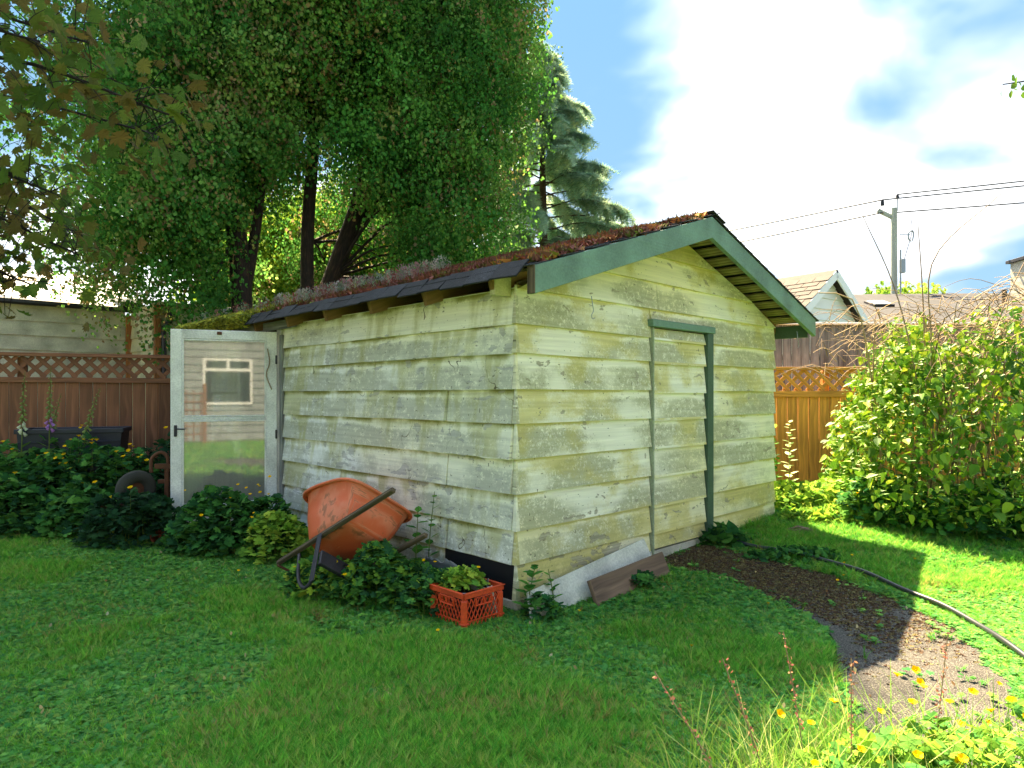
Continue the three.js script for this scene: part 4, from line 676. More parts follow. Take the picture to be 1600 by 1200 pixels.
// the crowns are bare round the twin trunks below the first big limbs
const clearing = (x, y, z) => z > -13.6 && x > -4.25 + 0.12 * Math.sin(y * 3) && x < -2.15 + 0.15 * Math.sin(y * 4 + 1) && y < 4.5 + 1.1 * n2(x * 2.5, z * 2.5);
function leafyTree({ name, label, at, trunks, lobes, n, seed, size = 0.05, len = 0.42, nl = 20, cols = TG, tan = 0.1, group, m = mats.treeLeaf, bark = mats.bark, rc = 0.42, per = 34, droop = 1.5 }) {
  const t = thing(name, label, 'tree', at, 0, group); for (const [pts, r, tp] of trunks) obj('trunk', trunkAcc([[pts, r, tp, 30]]), bark, t);
  const r = rng(seed), list = [], wsum = lobes.reduce((s, l) => s + l[3] * l[4] * l[5], 0), br = new Acc(), gs = () => (r() + r() + r() - 1.5) * 1.15;
  for (const [cx, cy, cz, rx, ry, rz] of lobes) {
    const k = Math.max(4, Math.round(n / per * rx * ry * rz / wsum)), tr = trunks[0][0], base = tr.reduce((b, q) => (Math.abs(q[1] - (cy - ry * 0.5)) < Math.abs(b[1] - (cy - ry * 0.5)) ? q : b));
    for (let i = 0; i < k; i++) {
      // one clump of twigs: hangs from the end of its own branchlet
      const a = r() * 6.2832, c = 2 * r() - 1, s = Math.sqrt(1 - c * c), rad = 0.3 + 0.7 * Math.pow(r(), 0.4), dx = s * Math.cos(a), dz = s * Math.sin(a), wob = 0.8 + 0.4 * n3(dx * 2.6 + seed, c * 2.6, dz * 2.6 + 4);
      const px = cx + dx * rx * rad * wob, py = cy + c * ry * rad * wob, pz = cz + dz * rz * rad * wob, R = rc * (0.6 + 0.9 * r()), mass = r(), tone = 0.72 + 0.56 * r();
      if (i % 5 === 0) br.add(tube([base, [mix(base[0], px, 0.45), mix(base[1], py, 0.6) + 0.25, mix(base[2], pz, 0.45)], [px, py + 0.1, pz]], 0.035, 9, 5, 0.2), I4);
      const cnt = Math.round(per * (0.6 + 0.8 * r()) * (R / rc));
      for (let q = 0; q < cnt; q++) {
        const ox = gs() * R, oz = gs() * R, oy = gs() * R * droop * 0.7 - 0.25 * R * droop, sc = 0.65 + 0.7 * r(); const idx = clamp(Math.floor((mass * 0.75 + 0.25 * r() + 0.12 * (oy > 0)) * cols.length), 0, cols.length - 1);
        if (clearing(at[0] + px + ox, at[1] + py + oy, at[2] + pz + oz)) continue; const col = tan > 0 && r() < tan * (mass > 0.6 ? 2.2 : 0.35) ? pick(r, TAN) : cols[idx];
        list.push([mat4([px + ox, py + oy, pz + oz], [(r() - 0.5) * 0.9, -Math.atan2(oz, ox) + (r() - 0.5) * 1.2, (r() - 0.5) * 0.9], [sc, sc, sc]), vary(r, col, 0.18).map((v) => v * tone)]);
      }
    }
  }
  obj('branches', br.geo(), bark, t); inst('crown', spray(seed + 1, nl, len, size, 0.15), m, list, t); return t;
}
leafyTree({ name: 'broadleaf_tree', label: 'large drooping broadleaf tree left of the twin trunks, hanging over the metal roof', at: [-4.6, 0.15, -11.2], seed: 201, n: 21000, group: 'big broadleaf trees behind the shed',
  trunks: [[[[0, 0, 0], [0.15, 2, 0], [0.05, 4, 0], [-0.35, 6, 0], [-0.5, 8.5, 0.1], [-0.3, 12, 0]], 0.2, 0.35], [[[0.05, 2.2, 0], [0.35, 4.5, -0.2], [0.5, 7, -0.3]], 0.11, 0.4]],
  lobes: [[-0.75, 6.2, 0.2, 1.95, 2.6, 2.0], [-0.05, 4.5, 0.4, 1.1, 2.1, 1.1], [-1.1, 4.4, 0.4, 1.4, 1.5, 1.2], [0.6, 8.2, -0.2, 2.2, 2.4, 2.0], [-0.6, 11, -0.4, 2.6, 2.8, 2.4], [-0.2, 14, -0.6, 2.0, 2.4, 2.0]] });
leafyTree({ name: 'broadleaf_tree', label: 'upright dark trunked broadleaf tree rising straight behind the stonecrop on the roof', at: [-3.62, 0.15, -12], seed: 202, n: 11500, group: 'big broadleaf trees behind the shed',
  trunks: [[[[0, 0, 0], [0.02, 2, 0], [0.0, 4, 0], [0.12, 6, 0], [0.2, 9, 0], [0.1, 13, 0]], 0.14, 0.4]],
  lobes: [[0, 7.4, 0.5, 1.7, 2.4, 1.4], [0.4, 10.5, -0.3, 2.3, 2.5, 2.1], [0, 13.5, -0.4, 2.0, 2.4, 1.9], [0.5, 4.9, -2.2, 1.6, 1.6, 0.8]] });
leafyTree({ name: 'broadleaf_tree', label: 'leaning broadleaf tree whose slanted trunk bends right above the shed roof', at: [-3.35, 0.15, -12.6], seed: 203, n: 21500, group: 'big broadleaf trees behind the shed',
  trunks: [[[[-0.9, 0, 0], [-0.5, 2, 0], [0.02, 3.5, 0], [0.5, 4.87, 0], [0.97, 6.66, 0], [1.45, 8.1, 0], [1.7, 11, -0.1]], 0.21, 0.35], [[[0.3, 4.2, -0.05], [0.62, 5.0, -0.3], [0.75, 7.4, -0.3]], 0.08, 0.5]],
  lobes: [[2.1, 7.0, 0.3, 1.55, 2.3, 1.5], [1.75, 5.1, 0.5, 0.95, 1.4, 1.0], [2.35, 4.5, 0.3, 1.0, 1.7, 1.0], [2.4, 8.6, 0, 1.4, 1.7, 1.5], [1.5, 10.4, -0.3, 2.0, 2.2, 2.0], [0.2, 13, -0.4, 1.8, 2.2, 1.8], [1.4, 13.2, 0.3, 1.6, 1.8, 1.8], [0.9, 6.8, -0.5, 1.2, 2.0, 1.0], [2.5, 3.3, -0.6, 1.0, 0.7, 0.7]] });
// sunlit hedge trees behind the trunks
[[-5.0, -15.5, 4.5, 'bright backlit bush tree far left behind the trunks'], [-3.2, -15.8, 4.3, 'bright backlit bush tree right of the leaning trunk']].forEach(([x, z, h, label], i) => leafyTree({ name: 'hedge_tree', label, at: [x, 0.2, z], seed: 230 + i, n: 2600, tan: 0, size: 0.075, cols: ['#6d8f2b', '#86a334', '#5d8429'].map(lin), group: 'sunlit trees behind the trunks', trunks: [[[[0, 0, 0], [0.1, 1.5, 0], [0, h, 0]], 0.1, 0.4]], lobes: [[0, h, 0, 1.4, 1.6, 1.0], [0.8, h + 0.6, -0.3, 1.2, 1.2, 0.9], [-0.9, h - 0.3, 0.2, 1.1, 1.3, 0.9]] }));
leafyTree({ name: 'bright_tree', label: 'small bright green tree showing behind the utility pole', at: [16.3, 0, -29], rc: 0.5, per: 14, seed: 240, n: 700, tan: 0, size: 0.14, len: 0.7, cols: ['#8fae45', '#7fa23c', '#a3bb55'].map(lin), trunks: [[[[0, 0, 0], [0.2, 2.5, 0], [0, 5, 0]], 0.14, 0.4]], lobes: [[0, 5.2, 0, 1.3, 0.9, 1], [-1.2, 4.9, 0, 0.9, 0.7, 0.8], [1.3, 5.2, 0, 0.9, 0.8, 0.8]] });
// conifer
{
  const t = thing('conifer_tree', 'blue green conifer with drooping layered boughs beside the broadleaf trees', 'tree', [0.75, 0.2, -17]);
  const trunk = [[0, 0, 0], [0.05, 4, 0], [0, 8, 0], [0, 10.2, 0]]; obj('trunk', trunkAcc([[trunk, 0.18, 0.15, 30]]), mats.tanBark, t); obj('trunk', trunkAcc([[[[-0.95, 0, -0.4], [-0.95, 4, -0.4], [-0.85, 8.5, -0.4]], 0.1, 0.3, 20]]), mats.tanBark, t);
  const r = rng(301), nd = new Acc(); for (let i = 0; i < 44; i++) { const f = i / 44, s = i % 2 ? 1 : -1; nd.add(fromQuads([], [[[-0.011, 0, 0], [0.011, 0, 0], [0.06, -0.06, 0.19 * (1.1 - f * 0.7)]]]), mat4([0.48 * f, -0.1 * f * f, 0], [(r() - 0.5) * 1.4 + (s > 0 ? 0 : Math.PI), (r() - 0.5) * 0.7 * s, 0], [1, 1, 1]), vary(r, [1, 1, 1], 0.2)); }
  const needle = nd.geo(), list = [], br = new Acc(), cc = ['#93b394', '#a2c0a2', '#b2caae', '#c0d2a8', '#87a588'].map(lin);
  for (let y = 2.4, k = 0; y < 10.1; y += 0.07, k++) {
    const a = k * 2.4 + r() * 0.5, R = Math.min(2.3, 0.15 + (10.2 - y) * 0.56) * (0.6 + 0.5 * r()), rise = 0.05 * R, n = Math.round(26 + R * 34);
    const P = (f) => [Math.cos(a) * R * f, y + rise * Math.sin(f * 2.4) * 1.6 - 0.22 * R * f * f, Math.sin(a) * R * f]; br.add(tube([P(0), P(0.5), P(1)], 0.025, 8, 4, 0.2), I4);
    for (let i = 0; i < n; i++) { const f = 0.18 + 0.82 * Math.sqrt(r()), p = P(f), side = (r() - 0.5) * 2.2, sc = (0.55 + 0.6 * r()) * (1.15 - 0.35 * f); list.push([mat4([p[0], p[1] - 0.02, p[2]], [(r() - 0.5) * 1.2, -a + side, -0.45 - 0.8 * r()], [sc * 1.15, sc, sc]), vary(r, pick(r, cc), 0.2)]); }
  }
  obj('branches', br.geo(), mats.tanBark, t); inst('crown', needle, leafM(0.45), list, t);
}
// maple whose boughs hang into the upper left corner
{
  const t = thing('maple_tree', 'maple with large bronze green leaves hanging into the upper left corner', 'tree', [-6.3, 0.1, -4.6]); const r = rng(401);
  obj('trunk', trunkAcc([[[[0, 0, 0], [-0.1, 2, 0], [0.1, 4.2, 0], [0, 7, 0]], 0.16, 0.5, 24]]), mats.bark, t);
  const limbs = [[[0.05, 2.6, 0], [1.2, 3.5, -0.1], [2.6, 3.75, -0.2], [3.9, 3.35, -0.3]], [[0.05, 2.4, 0], [0.9, 3.0, -0.2], [1.9, 3.2, -0.3], [2.9, 2.85, -0.4]], [[0.1, 3.2, 0], [0.9, 3.8, 0.1], [1.9, 4.0, 0.1], [3.1, 3.75, 0]], [[0.05, 2.6, 0], [0.6, 3.2, -0.9], [1.3, 3.3, -1.7], [2.1, 2.9, -2.2]], [[0.05, 2.0, 0], [0.6, 2.5, -0.4], [1.5, 2.6, -0.7], [2.4, 2.25, -0.9]], [[0.1, 3.2, 0], [0.8, 3.9, -0.8], [1.8, 4.0, -1.4], [3.0, 3.8, -1.8]], [[0.1, 2.2, 0], [0.8, 2.9, -0.5], [1.7, 2.95, -0.9], [2.6, 2.55, -1.2]], [[0.1, 2.9, 0], [1.0, 3.5, 0.4], [2.0, 3.6, 0.7], [2.9, 3.3, 0.9]], [[0.1, 3.4, 0], [0.9, 4.2, -0.4], [1.9, 4.4, -0.7], [2.9, 4.2, -0.9]]];
  const lc = ['#63752f', '#6f7036', '#766738', '#5a7532', '#6b6036', '#546e38'].map(lin); const leaf = mapleLeaf, cols = lc.map((c) => { const m = leafM(0.4, { roughness: 0.7 }); m.vertexColors = false; m.color.setRGB(...c); return m; }); const list = []; let big = 0; const tw = new Acc();
  for (const L of limbs) {
    obj('branch', trunkAcc([[L, 0.03, 0.25, 20]]), mats.bark, t); const cv = new THREE.CatmullRomCurve3(L.map((p) => V3(...p)));
    for (let i = 0; i < 140; i++) {
      const f = 0.3 + 0.7 * Math.sqrt(r()), c = cv.getPoint(Math.min(1, f)), p = [c.x + (r() - 0.5) * 0.8, c.y + (r() - 0.55) * 0.7, c.z + (r() - 0.5) * 0.8], s = 0.06 + 0.07 * r(), e = [-1.9 + (r() - 0.5) * 1.0, r() * 6.3, (r() - 0.5) * 0.9];
      if (i % 3 === 0) tw.add(tube([[c.x, c.y, c.z], [mix(c.x, p[0], 0.5), mix(c.y, p[1], 0.5) + 0.04, mix(c.z, p[2], 0.5)], p], 0.005, 5, 4, 0.4), I4);
      if (big < 290 && i % 3 === 0) { big++; const o = obj('leaf', leaf, pick(r, cols), t, p, e); o.scale.setScalar(s); } else list.push([mat4(p, e, [s, s, s]), vary(r, pick(r, lc), 0.2)]);
    }
  }
  obj('twigs', tw.geo(), mats.bark, t); inst('crown', leaf, leafM(0.4), list, t);
}
// twig of a fruit tree at the right edge
{
  const t = thing('fruit_tree', 'slender fruit tree whose leafy twig enters at the right edge', 'tree', [7.4, 0.15, -6.6]), r = rng(411); obj('trunk', trunkAcc([[[[0, 0, 0], [0.1, 2, 0], [0, 4, 0]], 0.08, 0.5, 16]]), mats.bark, t);
  const a = new Acc(), L = [[0, 3.2, 0], [-1.2, 4.0, 0.1], [-2.2, 4.25, 0.3], [-2.95, 4.12, 0.45]]; obj('branch', trunkAcc([[L, 0.025, 0.2, 16]]), mats.bark, t); const cv = new THREE.CatmullRomCurve3(L.map((p) => V3(...p)));
  for (let i = 0; i < 80; i++) { const c = cv.getPoint(0.3 + 0.7 * r()); a.add(ovalLeaf, mat4([c.x + (r() - 0.5) * 0.14, c.y + (r() - 0.6) * 0.16, c.z + (r() - 0.5) * 0.16], [2.6 + (r() - 0.5), r() * 6.3, (r() - 0.5) * 1.2], [0.1, 0.075, 0.08]), vary(r, lin('#6f9a33'), 0.3)); }
  const o = obj('crown', a.geo(), mats.leaf, t); o.userData.kind = 'stuff';
}

// ---------- flowering and leafy plants ----------
const petal = leafShape([[0, 0], [0.42, 0.45], [0.36, 0.85], [0, 1]], 0.3);
const flowerGeo = (() => { const a = new Acc(), y = lin('#f2c500'); for (let k = 0; k < 5; k++) a.add(petal, mat4([0, 0, 0], [0.55 - Math.PI / 2, 0, 0]).premultiply(mat4([0, 0, 0], [0, k * 1.2566, 0])), y); a.add(new THREE.SphereGeometry(0.22, 7, 5), mat4([0, 0.1, 0]), lin('#d9a800')); return a.geo(); })();
const flowerM = leafM(0.25, { roughness: 0.45 });
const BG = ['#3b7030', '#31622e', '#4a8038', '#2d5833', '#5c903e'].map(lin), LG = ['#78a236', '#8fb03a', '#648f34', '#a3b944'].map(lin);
function mound({ name, label, cat = 'plant', at, rx, ry, rz, n, leaf = cupLeaf, size = 0.07, cols = BG, flowers = 0, fs = 0.016, seed, group, up = 0.6, m = mats.leaf, fh = 0.06, core = 0.45, stems = 40 }) {
  const t = thing(name, label, cat, [at[0], gy(at[0], at[1]), at[1]], 0, group), r = rng(seed), a = new Acc(), st = new Acc(), tri = fromQuads([], [[[-0.003, 0, 0], [0.003, 0, 0], [0, 1, 0]]]);
  const hgt = (x, z) => ry * Math.sqrt(Math.max(0.02, 1 - (x * x) / (rx * rx) - (z * z) / (rz * rz))) * (0.72 + 0.56 * n2(at[0] * 3 + x * 4 + seed, z * 4));
  for (let i = 0; i < n; i++) {
    const b = r() * 6.2832, q = Math.sqrt(r()), x = Math.cos(b) * q * rx, z = Math.sin(b) * q * rz, h = hgt(x, z), y = h * (1 - core * r() * r() * 1.6) , yy = Math.max(0.02, y); const s = size * (0.6 + 0.8 * r());
    a.add(leaf, mat4([x, yy, z], [-1.15 * up - 0.3 + (r() - 0.5) * 1.1, 0, (r() - 0.5) * 0.7], [s, s, s]).premultiply(mat4([0, 0, 0])).multiply(mat4([0, 0, 0], [0, 0, (r() - 0.5) * 1.2])), vary(r, pick(r, cols), 0.25));
  }
  // turn every leaf outwards at random
  const g = a.geo(), P = g.attributes.position, per1 = leaf.attributes.position.count, v = V3(), c = V3(), Nn = g.attributes.normal;
  for (let i = 0; i < n; i++) { const k0 = i * per1; c.set(0, 0, 0); for (let k = 0; k < per1; k++) c.add(v.fromBufferAttribute(P, k0 + k)); c.divideScalar(per1); const yaw = r() * 6.2832, cs = Math.cos(yaw), sn = Math.sin(yaw); for (let k = 0; k < per1; k++) { v.fromBufferAttribute(P, k0 + k).sub(c); P.setXYZ(k0 + k, c.x + v.x * cs + v.z * sn, c.y + v.y, c.z - v.x * sn + v.z * cs); v.fromBufferAttribute(Nn, k0 + k); Nn.setXYZ(k0 + k, v.x * cs + v.z * sn, v.y, -v.x * sn + v.z * cs); } }
  const fo = obj('foliage', g, m, t); fo.userData.kind = 'stuff';
  for (let i = 0; i < stems; i++) { const b = r() * 6.28, q = Math.sqrt(r()) * 0.9, x = Math.cos(b) * q * rx, z = Math.sin(b) * q * rz; st.add(tri, mat4([x * 0.8, 0, z * 0.8], [(r() - 0.5) * 0.3, r() * 6, (r() - 0.5) * 0.3], [1, hgt(x, z) * 0.95, 1]), vary(r, lin('#6f7d35'), 0.2)); }
  for (let i = 0; i < flowers; i++) {
    const b = r() * 6.2832, q = Math.sqrt(r()) * 0.95, x = Math.cos(b) * q * rx, z = Math.sin(b) * q * rz, y = hgt(x, z) + fh * (0.2 + r()); const s = fs * (0.8 + 0.5 * r());
    const o = obj('flower', flowerGeo, flowerM, t, [x, y, z], [(r() - 0.2) * 0.9, r() * 6, (r() - 0.5) * 0.7]); o.scale.setScalar(s); st.add(tri, mat4([x, y - 0.28, z], [0, r() * 6, 0], [0.6, 0.28, 1]), lin('#7d8a3c'));
  }
  if (stems + flowers) { const so = obj('stems', st.geo(), mats.leaf, t); so.userData.kind = 'stuff'; }
  return t;
}
// the buttercup bed along the brown fence
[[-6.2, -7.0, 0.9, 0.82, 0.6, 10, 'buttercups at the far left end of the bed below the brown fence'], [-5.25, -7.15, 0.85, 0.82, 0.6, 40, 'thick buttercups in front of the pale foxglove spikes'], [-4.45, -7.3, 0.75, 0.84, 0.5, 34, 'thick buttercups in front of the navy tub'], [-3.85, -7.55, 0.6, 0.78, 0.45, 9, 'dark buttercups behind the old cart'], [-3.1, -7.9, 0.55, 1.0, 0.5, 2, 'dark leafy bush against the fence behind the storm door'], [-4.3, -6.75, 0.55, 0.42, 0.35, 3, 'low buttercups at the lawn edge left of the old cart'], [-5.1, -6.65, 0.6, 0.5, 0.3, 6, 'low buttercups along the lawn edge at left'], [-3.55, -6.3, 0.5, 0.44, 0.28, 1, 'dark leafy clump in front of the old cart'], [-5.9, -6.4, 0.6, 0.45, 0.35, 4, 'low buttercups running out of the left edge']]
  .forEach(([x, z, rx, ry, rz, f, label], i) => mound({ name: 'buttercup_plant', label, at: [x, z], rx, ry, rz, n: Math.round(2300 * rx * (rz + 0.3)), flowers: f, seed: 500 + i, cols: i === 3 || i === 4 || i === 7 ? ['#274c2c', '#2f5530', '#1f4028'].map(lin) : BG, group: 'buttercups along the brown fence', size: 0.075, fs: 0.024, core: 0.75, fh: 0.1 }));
mound({ name: 'buttercup_plant', label: 'leafy buttercups crowding the foot of the storm door', at: [-2.45, -6.05], rx: 0.62, ry: 0.5, rz: 0.32, n: 1500, flowers: 16, seed: 530, size: 0.075, fs: 0.018, core: 0.7, fh: 0.14 });
mound({ name: 'buttercup_plant', label: 'light green seedlings between the storm door and wheelbarrow', at: [-1.98, -5.75], rx: 0.3, ry: 0.42, rz: 0.22, n: 420, seed: 531, cols: LG, size: 0.06, flowers: 3 });
mound({ name: 'buttercup_plant', label: 'light green leafy plants in front of the wheelbarrow legs', at: [-1.28, -4.85], rx: 0.36, ry: 0.28, rz: 0.24, n: 700, seed: 532, cols: [...LG, ...BG], size: 0.055, flowers: 3 });
mound({ name: 'buttercup_plant', label: 'dark leafy plants below the orange wheelbarrow tray', at: [-0.86, -4.72], rx: 0.42, ry: 0.36, rz: 0.26, n: 900, seed: 533, cols: [...BG, LG[2], LG[0]], size: 0.055, flowers: 3 });
mound({ name: 'buttercup_plant', label: 'leafy plants pressed against the left side of the crate', at: [-0.56, -4.5], rx: 0.22, ry: 0.3, rz: 0.2, n: 380, seed: 534, cols: [...BG, LG[1]], size: 0.05, flowers: 1 });
{ const p = mound({ name: 'potted_plant', label: 'fresh green lobed leaves growing in the pot inside the crate', at: [crateAt[0] - 0.03, crateAt[2]], rx: 0.14, ry: 0.16, rz: 0.13, n: 230, seed: 535, cols: LG, size: 0.05, flowers: 1, stems: 20 }); p.position.y = 0.19; }
mound({ name: 'low_weed', label: 'lobed weed growing up the left end of the white panel', at: [0.2, -4.33], rx: 0.12, ry: 0.2, rz: 0.09, n: 70, seed: 536, size: 0.06, cols: BG, group: 'weeds along the shed foot', stems: 12 });
mound({ name: 'low_weed', label: 'lobed weed standing against the brown plank', at: [0.93, -4.95], rx: 0.13, ry: 0.15, rz: 0.1, n: 90, seed: 537, size: 0.05, cols: BG, group: 'weeds along the shed foot', stems: 12 });
mound({ name: 'low_weed', label: 'broad leaved weed at the foot of the green door jamb', at: [1.86, -5.98], rx: 0.2, ry: 0.2, rz: 0.12, n: 60, seed: 538, leaf: heartLeaf, size: 0.11, cols: BG, group: 'weeds along the shed foot', stems: 8 });
mound({ name: 'low_weed', label: 'creeping weed over the hose beside the path', at: [2.35, -5.62], rx: 0.45, ry: 0.1, rz: 0.16, n: 240, seed: 539, size: 0.05, cols: BG, group: 'weeds along the shed foot', stems: 0 });
// upright nettles
function uprightPlant(name, label, at, h, n, size, cols, seed, group, lean = 0) {
  const [x, z] = at, t = thing(name, label, 'plant', [x, gy(x, z), z], 0, group), r = rng(seed), a = new Acc(); const P = (f) => [lean * f * f, h * f, 0];
  obj('stem', tube([P(0), P(0.5), P(1)], 0.006, 10, 5, 0.4), mats.stem, t);
  for (let i = 0; i < n; i++) { const f = 0.15 + 0.85 * i / n, p = P(f), yaw = (i % 2) * Math.PI + Math.floor(i / 2) * 1.57 + (r() - 0.5) * 0.5, s = size * (1.15 - 0.6 * f); a.add(ovalLeaf, mat4(p, [0, yaw, 0]).multiply(mat4([0, 0, 0], [-1.25 - (r() - 0.5) * 0.5, 0, 0], [s * 1.2, s, s])), vary(r, pick(r, cols), 0.2)); }
  obj('foliage', a.geo(), mats.leaf, t).userData.kind = 'stuff'; return t;
}
const fs1 = fromShed(-0.02, 0.13);
[[-0.7, -4.92, 0.62, 14, 0.13, 'tall nettle stem between wheelbarrow tray and shed wall', 0.02], [-0.62, -5.0, 0.72, 14, 0.1, 'taller thin nettle stem against the shed wall', 0.05], [fs1[0], fs1[1], 0.36, 18, 0.12, 'broad nettle growing at the bottom corner of the shed', 0.05], [0.28, -4.5, 0.3, 12, 0.08, 'small nettle in front of the white panel', -0.04]].forEach(([x, z, h, n, s, label, lean], i) => uprightPlant('nettle_plant', label, [x, z], h, n, s, ['#4f8a33', '#3f7a2e', '#62983a'].map(lin), 560 + i, 'nettles by the shed', lean));
uprightPlant('mullein_plant', 'pale green upright weed in front of the orange fence', [3.15, -7.7], 0.95, 26, 0.12, ['#b9c98e', '#9fb877', '#c7d2a0'].map(lin), 570);
uprightPlant('nettle_plant', 'dark upright weed at the far right corner of the shed', [2.98, -7.75], 0.75, 22, 0.13, BG, 571, 'nettles by the shed');
// foxgloves
[[-5.28, -7.3, 1.62, '#d8dcc0', 'pale foxglove spike at the left edge of the bed'], [-5.05, -7.4, 1.68, '#b583c4', 'foxglove spike with purple bells in front of the fence'], [-4.72, -7.42, 1.45, '#9aa673', 'foxglove spike leaning right above the navy tub'], [-5.2, -7.6, 1.38, '#9aa673', 'short foxglove spike between two taller ones']].forEach(([x, z, h, c, label], i) => {
  const t = thing('foxglove', label, 'flower', [x, gy(x, z), z], 0, 'foxgloves in the buttercup bed'), r = rng(580 + i), bend = [0.04, 0.02, 0.22, 0.15][i], P = (f) => [bend * f * f * f, h * f, 0], a = new Acc();
  obj('stem', tube([P(0), P(0.4), P(0.75), P(1)], 0.009, 20, 6, 0.3), mats.stem, t); const bell = new THREE.LatheGeometry([[0.004, 0], [0.012, -0.012], [0.014, -0.03], [0.02, -0.045]].map((q) => new THREE.Vector2(...q)), 8);
  for (let k = 0; k < 34; k++) { const f = 0.6 + 0.4 * k / 34, p = P(f), yaw = k * 2.4, s = 0.95 * (1.1 - 0.9 * (f - 0.6) / 0.4), open = f < 0.68 && i < 2; a.add(bell, mat4(p, [0, yaw, 0]).multiply(mat4([0.012, 0, 0], [0, 0, 0.7], [s, s, s])), vary(r, lin(open ? c : '#8fa05e'), 0.2)); }
  obj('bells', a.geo(), mats.leaf, t).userData.kind = 'stuff'; const l = new Acc(); for (let k = 0; k < 16; k++) { const p = P(0.12 + 0.4 * k / 16), s = 0.3 - 0.011 * k; l.add(ovalLeaf, mat4(p, [0, k * 2.4, 0]).multiply(mat4([0, 0, 0], [-1.0, 0, 0], [s * 0.75, s, s])), vary(r, lin('#6d8f4a'), 0.2)); } obj('leaves', l.geo(), mats.leaf, t).userData.kind = 'stuff';
});

